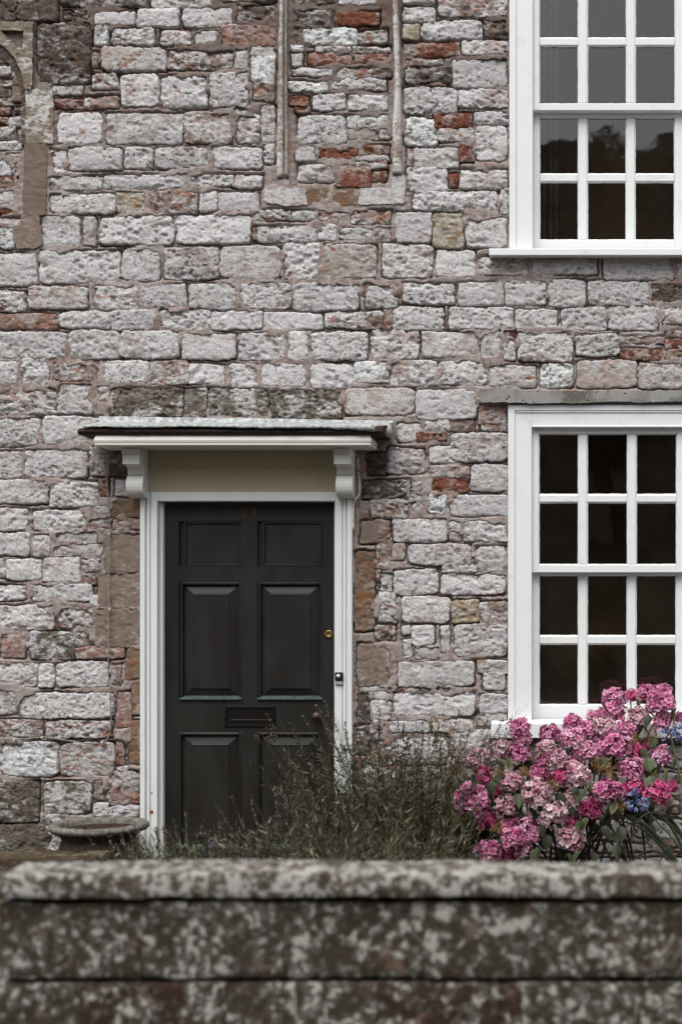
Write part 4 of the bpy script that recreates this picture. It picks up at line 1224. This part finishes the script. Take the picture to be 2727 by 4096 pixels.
# ------------------------------------------------------------------ plants
def attr(me, t):
    a = me.attributes.new('tint', 'FLOAT', 'POINT'); a.data.foreach_set('value', np.asarray(t, dtype=np.float32))
def unit(v): return v / np.maximum(np.linalg.norm(v, axis=-1, keepdims=True), 1e-9)
def ribbons(pts, w, tint):
    N, K, _ = pts.shape
    side = R.randn(N, 1, 3); side[..., 2] *= 0.3; side = unit(side) * np.linspace(1, 0.55, K)[None, :, None] * np.asarray(w).reshape(-1, 1, 1) / 2
    V = np.stack([pts - side, pts + side], 2).reshape(-1, 3)
    base = (np.arange(N) * K * 2)[:, None] + (np.arange(K - 1) * 2)[None, :]
    f = np.stack([base, base + 1, base + 3, base + 2], -1).reshape(-1, 4)
    return V, f, np.repeat(tint, K * 2)
def diamonds(o, d, L, w, tint, fold=0.25):
    N = len(o); d = unit(d)
    s = unit(np.cross(d, R.randn(N, 3))); nrm = np.cross(d, s)
    L = np.asarray(L).reshape(-1, 1); w = np.asarray(w).reshape(-1, 1)
    mid = o + d * L * 0.45
    V = np.stack([o, mid + s * w / 2 + nrm * w * fold, o + d * L, mid - s * w / 2 + nrm * w * fold], 1).reshape(-1, 3)
    b = np.arange(N)[:, None] * 4
    return V, b + np.array([[0, 1, 2, 3]]), np.repeat(tint, 4)
def build(name, lst, mat, parent, kind='stuff', origin=(0, 0, 0)):
    V, Fq, Tt, nb = [], [], [], 0
    for v, f, t in lst:
        V.append(v - np.array(origin)); Fq.append(f + nb); Tt.append(t); nb += len(v)
    me = mk(name, np.concatenate(V), np.concatenate(Fq)); attr(me, np.concatenate(Tt))
    o = add(name, me, mat, parent, origin)
    if kind: tag(o, kind=kind)
    return o

def herb(label, px, y, n, rad, hts, lean=(0, 0), splay=0.35, leaves=24, leafL=(0.03, 0.06), leafW=0.0065, leafzone=(0.05, 0.85), flower=0.6, mat=LAV, fmat=LAVF,
         name='lavender_bush', cat='lavender', stemw=0.0030, violet=0.06, grp=None, spike=0.09):
    base = P(px, 0, y); base = np.array([base[0], y, 0.02])
    root = empty(name, base); tag(root, label, cat, grp)
    an = R.uniform(0, 2 * math.pi, n); rr = rad * np.sqrt(R.uniform(0, 1, n))
    b = base + np.stack([rr * np.cos(an), rr * np.sin(an) * 0.8, np.zeros(n)], 1)
    h = hts[0] + (hts[1] - hts[0]) * R.uniform(0, 1, n) ** 1.9
    out = np.stack([np.cos(an), np.sin(an) * 0.7, np.zeros(n)], 1) * (rr / rad)[:, None] * splay * h[:, None] + R.randn(n, 3) * np.array([0.07, 0.06, 0]) * h[:, None]
    out[:, 0] += lean[0] * h; out[:, 1] += lean[1] * h
    out[:, 1] = np.minimum(out[:, 1], -0.04 - b[:, 1])
    K = 8; t = np.linspace(0, 1, K)
    pts = b[:, None, :] + out[:, None, :] * (t ** 1.6)[None, :, None]
    pts[..., 2] += h[:, None] * t[None, :]
    wig = R.randn(n, 1, 3) * 0.012; pts += wig * np.sin(t * 5)[None, :, None]
    tint = R.uniform(0.0, 0.6, n)
    lst = [ribbons(pts, np.full(n, stemw), tint)]
    M = n * leaves
    si = np.repeat(np.arange(n), leaves); tt = R.uniform(leafzone[0], leafzone[1], M)
    fi = tt * (K - 1); i0 = np.minimum(fi.astype(int), K - 2); fr = (fi - i0)[:, None]
    o = pts[si, i0] * (1 - fr) + pts[si, i0 + 1] * fr
    tang = unit(pts[si, i0 + 1] - pts[si, i0])
    d = tang * 0.8 + unit(R.randn(M, 3)) * 0.75; d[:, 2] = np.abs(d[:, 2]) * 0.9 + 0.05
    lst.append(diamonds(o, d, R.uniform(leafL[0], leafL[1], M), R.uniform(0.7, 1.3, M) * leafW, np.clip(R.uniform(0, 1, M) ** 1.6, 0, 1)))
    build('foliage', lst, mat, root, origin=base)
    if flower:
        fs = np.where(R.rand(n) < flower)[0]; Q = 26
        si = np.repeat(fs, Q); M = len(si)
        tip = pts[si, -1]; tg = unit(pts[si, -1] - pts[si, -2])
        wh = R.randint(0, 6, M) / 6.0 + R.uniform(-0.04, 0.04, M)
        o = tip - tg * (wh * spike * R.uniform(0.8, 1.1, M))[:, None]
        d = tg * 0.5 + unit(R.randn(M, 3)) * 0.9
        tn = np.where(R.rand(M) < violet, R.uniform(0.8, 1.0, M), R.uniform(0, 0.62, M))
        build('flower_spikes', [diamonds(o, d, R.uniform(0.008, 0.015, M), R.uniform(0.005, 0.009, M), tn)], fmat, root, origin=base)
    return root

herb('large dark lavender bush beside the right door jamb with spikes leaning over the door', 1530, -0.55, 520, 0.32, (0.36, 0.94), lean=(-0.07, 0), splay=0.42, leaves=36, flower=0.4, violet=0.02)
herb('lavender bush under the bare stone wall left of the hydrangea', 1690, -0.40, 520, 0.30, (0.30, 0.96), lean=(0.0, 0), splay=0.42, leaves=36, flower=0.22, violet=0.03)
herb('dark lavender clump at the foot of the hydrangea', 1835, -0.42, 300, 0.22, (0.26, 0.46), splay=0.30, leaves=40, flower=0.08)
herb('blurred lavender clump growing in front of the middle of the door', 1060, -1.75, 420, 0.34, (0.30, 0.58), splay=0.30, leaves=30, violet=0.05, flower=0.45)
herb('blurred lavender clump left of the door middle beside the grey green herb', 800, -1.55, 360, 0.30, (0.27, 0.54), splay=0.30, leaves=30, violet=0.08, flower=0.4, mat=GREENLOW)
herb('blurred lavender clump below the right door jamb close to the garden wall', 1390, -1.70, 440, 0.36, (0.36, 0.70), splay=0.30, leaves=30, violet=0.04, flower=0.4)
herb('low blurred lavender clump behind the garden wall below the bare stone wall', 1660, -1.35, 300, 0.26, (0.30, 0.43), splay=0.25, leaves=34, violet=0.03, flower=0.3)
herb('short grey green herb growing between the pot and the door', 680, -0.95, 220, 0.16, (0.14, 0.40), splay=0.30, leaves=24, leafW=0.008, flower=0.12, mat=GREENLOW, name='grey_green_herb', cat='herb')
herb('short grey green herb spreading right of the round pot close to the garden wall', 640, -1.40, 200, 0.20, (0.22, 0.42), splay=0.25, leaves=24, leafW=0.007, flower=0.15, mat=GREENLOW, name='grey_green_herb', cat='herb')
herb('tall slender weed with reddish stalks standing before the bare stone wall', 1802, -0.30, 9, 0.05, (0.78, 0.92), splay=0.25, leaves=44, leafL=(0.04, 0.075), leafW=0.005, leafzone=(0.3, 1.0), flower=0, mat=DRY, name='tall_weed', cat='weed')
herb('small green weed at the left end of the garden wall', -6, -3.2, 40, 0.06, (0.45, 0.62), splay=0.4, leaves=24, leafL=(0.02, 0.04), leafW=0.010, flower=0, mat=GREENLOW, name='small_weed', cat='weed')

# ---------------------------------------------------------------- hydrangea
def head_mesh(seed, nf=78):
    r = np.random.RandomState(seed)
    V, Fq, Tt = [], [], []
    i = np.arange(nf) + 0.5
    z = 1 - 1.72 * i / nf; ph = i * 2.399963 + r.uniform(0, 6)
    dirs = np.stack([np.sqrt(1 - z * z) * np.cos(ph), np.sqrt(1 - z * z) * np.sin(ph), z], 1)
    dirs = unit(dirs + r.randn(nf, 3) * 0.09)
    for k in range(nf):
        d = dirs[k]; rad = r.uniform(0.66, 1.08) * (0.95 + 0.08 * math.sin(3 * ph[k]))
        nrm = unit(d + r.randn(3) * 0.42 + np.array([0, -0.1, 0.15]))
        a = unit(np.cross(nrm, r.randn(3))); b = np.cross(nrm, a)
        c = d * rad
        t0 = np.clip(r.normal(0.62, 0.18) - 0.12 * d[2], 0.1, 0.95)
        L = r.uniform(0.26, 0.36)
        for q in range(4):
            an = q * math.pi / 2 + r.uniform(-0.18, 0.18)
            u = a * math.cos(an) + b * math.sin(an); s = np.cross(nrm, u)
            lift = r.uniform(-0.10, 0.14)
            nb = len(V)
            V += [c - nrm * 0.03, c + u * L * 0.55 + s * L * 0.50 + nrm * (lift * 0.5 + 0.03), c + u * L * 1.02 + nrm * lift, c + u * L * 0.55 - s * L * 0.50 + nrm * (lift * 0.5 + 0.03)]
            Fq += [[nb, nb + 1, nb + 2], [nb, nb + 2, nb + 3]]
            tq = t0 + r.uniform(-0.07, 0.07)
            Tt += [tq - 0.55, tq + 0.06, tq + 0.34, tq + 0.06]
    # inner core of pedicels
    nb = len(V); m, l = 8, 6
    for a in range(m):
        for b in range(l):
            th = 2 * math.pi * a / m; zz = -0.7 + 1.35 * b / (l - 1); rr = 0.68 * math.sqrt(max(0.05, 1 - zz * zz))
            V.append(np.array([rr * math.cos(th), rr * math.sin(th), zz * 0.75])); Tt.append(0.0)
    for a in range(m):
        for b in range(l - 1):
            p, q2 = nb + a * l + b, nb + ((a + 1) % m) * l + b
            Fq += [[p, q2, q2 + 1], [p, q2 + 1, p + 1]]
    me = mk('flower_head', np.array(V), np.array(Fq)); attr(me, np.clip(Tt, 0, 1))
    return me
HM = {}
for mi, m in enumerate((PETAL, PETALP, PETALS)):
    HM[mi] = []
    for s_ in range(4):
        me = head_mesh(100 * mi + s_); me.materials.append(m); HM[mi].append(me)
hb = P(2280, 3400, -0.55)
hyd = empty('hydrangea', (hb[0], -0.5, 0.02))
tag(hyd, 'big hydrangea bush full of pink flower heads under the ground floor window', 'hydrangea')
HEADS = """545 490 66 0|565 545 58 0|740 530 68 0|885 465 64 0|955 505 64 0|1015 415 44 0|1140 292 66 0|1245 288 46 2|1340 270 60 0|1445 268 58 0|1435 335 82 0|1130 385 80 0
1290 420 64 1|1445 450 68 0|1220 495 64 0|1088 490 74 1|1552 425 42 0|438 632 74 1|540 652 68 0|290 690 74 1|325 790 56 2|875 560 72 0|962 640 80 0|720 620 66 1|700 690 58 0
790 690 64 1|1140 605 90 0|1275 628 54 2|1440 668 74 0|1245 748 80 0|490 828 76 1|670 778 62 0|650 900 86 1|890 795 96 1|875 715 58 0|1108 882 82 0|1205 882 44 2|1280 862 64 2
1415 895 78 2|1500 855 42 2|872 932 58 1|990 1000 68 2|245 940 104 0|330 1060 68 2|465 982 72 1|762 1032 84 1|605 1100 76 0|500 1095 62 0|510 1182 76 0|560 1242 58 0|870 1072 44 2
865 1190 92 1|345 1272 78 0|485 1300 46 2|395 890 40 2|620 1170 50 0|1040 560 50 0|1360 600 40 2|800 790 50 2"""
hl = []
rh = np.random.RandomState(17)
for k, ent in enumerate(HEADS.replace('\n', '|').split('|')):
    x, yv, r, mi = [float(v) for v in ent.split()]
    px, py = 1727 + x / 1.568, 2600 + yv / 1.568
    dp = np.interp(py, [2760, 2950, 3150, 3420], [-0.30, -0.42, -0.58, -0.68]) + rh.uniform(-0.06, 0.06) + (0.06 if r < 50 else -0.03 if r > 80 else 0)
    c = P(px, py, dp); rr = r / 1.568 * (D + dp) / F * 1.05
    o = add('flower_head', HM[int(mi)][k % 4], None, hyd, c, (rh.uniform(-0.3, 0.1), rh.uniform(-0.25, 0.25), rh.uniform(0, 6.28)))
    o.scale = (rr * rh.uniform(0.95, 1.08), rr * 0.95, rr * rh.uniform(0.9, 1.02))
    hl.append((c, rr))
def leaf_mesh(seed, tb, edge):
    r = np.random.RandomState(seed)
    nu, nv = 8, 5
    V, Tt = [], []
    for i in range(nu):
        t = i / (nu - 1); hw = 0.33 * (math.sin(math.pi * min(1, t ** 0.75 * 1.0)) ** 0.85) + 0.004
        if t > 0.8: hw = max(0.003, hw * (1 - (t - 0.8) / 0.2 * 0.35))
        for j in range(nv):
            s = (j / (nv - 1)) * 2 - 1
            ser = 1 + (0.07 if i % 2 else -0.04) * (abs(s) == 1)
            x = s * hw * ser; z = -0.32 * t * t + abs(s) * 0.10 * hw / 0.33 + r.uniform(-0.012, 0.012)
            V.append((x, -t, z)); Tt.append(tb + edge * abs(s) ** 2 + edge * 0.8 * max(0, t - 0.7) / 0.3 + (0.10 if s == 0 else 0) + r.uniform(-0.03, 0.03))
    me = mk('leaf', V, gridfaces(nu, nv), True); attr(me, np.clip(Tt, 0, 1)); me.materials.append(HLEAF)
    return me
LM = [leaf_mesh(1, 0.08, 0.06), leaf_mesh(2, 0.22, 0.10), leaf_mesh(3, 0.42, 0.12), leaf_mesh(4, 0.55, 0.10), leaf_mesh(5, 0.45, 0.45), leaf_mesh(6, 0.15, 0.08)]
LEAVES = """630 610 70 3 100|612 690 70 4 80|400 715 60 0 60|600 1015 90 2 75|665 1265 85 1 -40|935 1285 80 2 -70|840 1300 80 1 60|1345 700 80 3 20|1365 815 85 3 -10|1405 770 75 2 -60
1325 730 70 2 60|545 925 70 1 0|990 850 60 3 30|960 900 70 1 -40|740 885 60 2 10|1280 330 55 4 60|1480 765 70 4 -70|1530 385 60 2 -60|800 920 60 1 20|540 1025 60 0 50|410 1210 60 0 -20
1260 690 60 2 -100|1310 640 45 1 30|1060 690 60 0 20|1370 440 55 0 -30|350 860 60 1 40|430 800 50 1 -30|480 700 50 4 30|560 960 60 0 -50|700 960 60 0 0|850 1010 60 1 60|930 1090 60 0 -30
1050 930 60 1 60|1150 980 55 4 -20|1180 1130 70 0 10|1160 1240 70 0 -30|1060 1130 70 0 40|980 1080 60 1 -50|720 1180 70 0 20|700 1120 60 0 -40|1010 1290 60 0 30|1420 760 60 2 -110
1330 780 60 2 140|1440 730 60 1 -120|660 1330 60 0 0|1500 620 50 0 -20|1180 660 50 0 60|900 880 50 0 -20|610 860 50 1 60|770 880 50 1 -60|1400 570 60 1 -20|1500 390 55 1 60"""
for k, ent in enumerate(LEAVES.replace('\n', '|').split('|')):
    x, yv, L, mi, an = [float(v) for v in ent.split()]
    px, py = 1727 + x / 1.568, 2600 + yv / 1.568
    dp = np.interp(py, [2760, 2950, 3150, 3420], [-0.33, -0.46, -0.62, -0.72])
    c = P(px, py - 16, dp); s = L / 1.568 * (D + dp) / F * 1.5
    o = add('leaf', LM[int(mi)], None, hyd, c, (math.radians(rh.uniform(35, 70)), math.radians(rh.uniform(-20, 20)), math.radians(an)))
    o.scale = (s, s, s)
for k in range(150):                                    # inner leaves
    c, rr = hl[rh.randint(len(hl))]
    p = c + Vector((rh.uniform(-0.13, 0.13), rh.uniform(0.02, 0.16), rh.uniform(-0.22, -0.02)))
    if p[2] < 0.1: p[2] = 0.1 + rh.uniform(0, 0.1)
    p[1] = min(p[1], -0.14)
    s = rh.uniform(0.06, 0.11)
    o = add('leaf', LM[rh.choice([0, 0, 5, 1, 1, 2])], None, hyd, p, (math.radians(rh.uniform(5, 70)), math.radians(rh.uniform(-30, 30)), math.radians(rh.uniform(-160, 160))))
    o.scale = (s, s, s)
for k in range(34):                                     # canes from the ground to the heads
    c, rr = hl[(k * 5) % len(hl)]
    b = Vector((hb[0] + rh.uniform(-0.15, 0.42), rh.uniform(-0.5, -0.22), 0.01))
    mdl = b.lerp(c, 0.5) + Vector((rh.uniform(-0.06, 0.06), 0.03, rh.uniform(-0.02, 0.1)))
    mb = MB(b); mb.tube([b, b.lerp(mdl, 0.5) + Vector((0.01, 0, 0.03)), mdl, mdl.lerp(c, 0.6), c + Vector((0, 0.02, -rr * 0.4))], 0.0075, 5, 0.0035)
    mb.obj('cane', HSTEM, hyd, True)
for (x, yv, r) in ((1370, 545, 62), (1100, 760, 70), (1050, 720, 55), (420, 780, 45), (410, 1110, 45), (585, 765, 40), (760, 850, 45), (1180, 980, 40), (1265, 570, 42), (190, 1040, 60)):
    px, py = 1727 + x / 1.568, 2600 + yv / 1.568
    dp = np.interp(py, [2760, 2950, 3150, 3420], [-0.34, -0.46, -0.62, -0.72])
    c = np.array(P(px, py, dp)); rr = r / 1.568 * (D + dp) / F
    n = 90
    d = unit(R.randn(n, 3)); t = np.linspace(0, 1, 5)
    pts = c + d[:, None, :] * rr * t[None, :, None] * R.uniform(0.6, 1.1, (n, 1, 1)) + R.randn(n, 1, 3) * 0.1 * rr + (R.randn(n, 1, 3) * rr * 0.25) * np.sin(t * 3)[None, :, None]
    lst = [ribbons(pts, np.full(n, 0.0022), R.uniform(0, 1, n)), diamonds(pts[:, -1], R.randn(n, 3), np.full(n, 0.009), np.full(n, 0.006), R.uniform(0, 1, n))]
    build('dried_flower_head', lst, DRY, hyd, kind=None, origin=tuple(c))

# ---------------------------------------------------------------- agapanthus at the right edge
def strap(b, tip, lift, w, tint0):
    b, tip = np.array(b), np.array(tip)
    K = 12; t = np.linspace(0, 1, K)
    ctl = (b + tip) / 2 + np.array([0, 0, lift])
    pts = ((1 - t) ** 2)[:, None] * b + (2 * t * (1 - t))[:, None] * ctl + (t ** 2)[:, None] * tip
    tg = unit(np.gradient(pts, axis=0)); side = unit(np.cross(tg, np.array([0.15, 0.9, 0.35])))
    ww = w * np.sin(np.pi * np.clip(0.12 + 0.86 * t, 0, 1)) ** 0.6
    nrm = np.cross(side, tg)
    V = np.stack([pts - side * ww[:, None] / 2, pts + nrm * ww[:, None] * -0.12, pts + side * ww[:, None] / 2], 1).reshape(-1, 3)
    return V, gridfaces(K, 3), np.clip(tint0 + 0.15 * np.tile([1, 0, 1], K), 0, 1)
def agap(label, px, y, nl, heads, seed, tips=None):
    r = np.random.RandomState(seed)
    b = P(px, 0, y); b = np.array([b[0], y, 0.03])
    root = empty('agapanthus', b); tag(root, label, 'agapanthus', None)
    for k in range(nl):
        a = r.uniform(0, 2 * math.pi); L = r.uniform(0.25, 0.46)
        tip = b + np.array([math.cos(a) * L, -abs(math.sin(a)) * L * 0.6 + 0.05, r.uniform(0.10, 0.5)])
        tip[1] = min(tip[1], -0.1)
        v, f, t = strap(b + r.randn(3) * np.array([0.03, 0.03, 0]), tip, r.uniform(0.18, 0.42), r.uniform(0.012, 0.020), r.uniform(0.0, 0.8))
        build('leaf', [(v, f, t)], AGAL, root, kind=None, origin=tuple(b))
    for (hx, hy, rp, dp) in heads:
        c = np.array(P(hx, hy, dp)); rr = rp * (D + dp) / F
        mb = MB(b); mid = (Vector(b) + Vector(c)) / 2 + Vector((-0.03, 0, 0.08))
        mb.tube([Vector(b), Vector(b).lerp(mid, 0.5) + Vector((0, 0, 0.03)), mid, mid.lerp(Vector(c), 0.6), Vector(c)], 0.006, 6, 0.0045); 
        st_ = mb.obj('flower_stalk', SMGREEN, root, True)
        n = 26
        d = unit(r.randn(n, 3) + np.array([0, -0.2, 0.05]))
        o = c + d * rr * 0.55; t = np.linspace(0, 1, 3)
        lst = [ribbons(c + d[:, None, :] * rr * 0.6 * t[None, :, None], np.full(n, 0.0025), r.uniform(0, 0.4, n))]
        for q in range(6):
            lst.append(diamonds(o, d * 1.0 + unit(r.randn(n, 3)) * 0.45 + np.array([0, 0, -0.15]), r.uniform(0.022, 0.034, n) * rr / 0.06, r.uniform(0.008, 0.012, n) * rr / 0.06, r.uniform(0.1, 1, n)))
        build('flower_head', lst, AGAF, root, kind=None, origin=tuple(c))
SMGREEN = simple('green_stalk', (92, 98, 72), 0.6, 0.0, 0.2, 30, 0.3, 0.0)
O = lambda x, y: (1727 + x / 1.568, 2600 + y / 1.568)
agap('blue agapanthus with arching strap leaves at the right edge beside the hydrangea', 2850, -0.55, 22, [(*O(1285, 945), 52, -0.74), (*O(1495, 530), 46, -0.55), (*O(1575, 505), 46, -0.5)], 4)
agap('broad leaved agapanthus without flowers low at the right edge behind the garden wall', 2790, -0.80, 9, [], 9)

# ------------------------------------------------------------------ across the street: seen only in the window glass
L2 = 22.0
def PR(px, py, l=L2):
    k = (D + l) / F
    return Vector(((px - X0) * k, -l, EYE - (py - H0) * k))
oh = empty('facing_house', (0, -L2 - 4, 0))
tag(oh, 'dark terrace with chimney mirrored in the upper window panes', 'house')
ridge = PR(0, 552)[2]; eav = ridge - 3.2
mb = MB((0, -L2 - 4, 0)); mb.box(-22, 16, -L2 - 9, -L2 + 1.5, -0.02, eav, 0); mb.obj('wall', HOUSE2, oh)
mb = MB((0, -L2 - 4, 0))
xs = PR(2380, 0)[0]
mb.prism([(-L2 + 2.0, eav), (-L2, ridge), (-L2 - 4, ridge - 0.4), (-L2 - 9.5, eav)], 'x', -22.5, xs); 
mb.prism([(-L2 + 2.0, eav - 0.01), (-L2, PR(0, 600)[2]), (-L2 - 4, ridge - 1.0), (-L2 - 9.5, eav - 0.01)], 'x', xs + 0.01, 16.5); mb.obj('roof', ROOF2, oh)
mb = MB((0, -L2 - 4, 0)); A, B = PR(2650, 600), PR(2790, 553); mb.box(A[0], B[0], -L2 - 0.6, -L2 + 0.2, A[2] - 1.5, B[2], 0.02); mb.obj('chimney', HOUSE2, oh)
for k in range(9):
    for z0 in (1.0, 4.2):
        mb = MB((-20 + 4 * k, -L2, z0)); mb.box(-20 + 4 * k, -18.8 + 4 * k, -L2 + 1.51, -L2 + 1.54, z0, z0 + 1.7, 0); mb.obj('window', BLACK, oh)
tp = PR(2440, 470, 17.5)
tr_ = empty('street_tree', (tp[0], -17.5, 0)); tag(tr_, 'leafy tree across the street mirrored in the upper window', 'tree')
mb = MB((tp[0], -17.5, 0)); pts = [Vector((tp[0], -17.5, 0)), Vector((tp[0] + .1, -17.4, 2.5)), Vector((tp[0] - .05, -17.5, 5)), Vector((tp[0], -17.5, 8.2))]
mb.tube(pts, 0.2, 8, 0.05)
for k in range(9):
    a = k * 2.4; z = 4 + 0.45 * k; b = Vector((tp[0], -17.5, z)); mb.tube([b, b + Vector((math.cos(a) * .6, math.sin(a) * .6, .5)), b + Vector((math.cos(a) * 1.1, math.sin(a) * 1.1, 1.2))], 0.06, 6, 0.015)
mb.obj('trunk', BARK, tr_, True)
n = 5200
cl = np.array([[math.cos(k * 2.4) * 0.75 * (1 - k / 26), math.sin(k * 2.4) * 0.75, 4.6 + (tp[2] - 4.9) * k / 15] for k in range(16)])
o = cl[R.randint(0, 16, n)] + unit(R.randn(n, 3)) * (R.uniform(0, 1, (n, 1)) ** 0.5) * 0.42
o += np.array([tp[0], -17.5, 0])
build('crown', [diamonds(o, R.randn(n, 3), R.uniform(0.07, 0.13, n), R.uniform(0.04, 0.08, n), R.uniform(0, 1, n))], TREEL, tr_, origin=(tp[0], -17.5, 0))
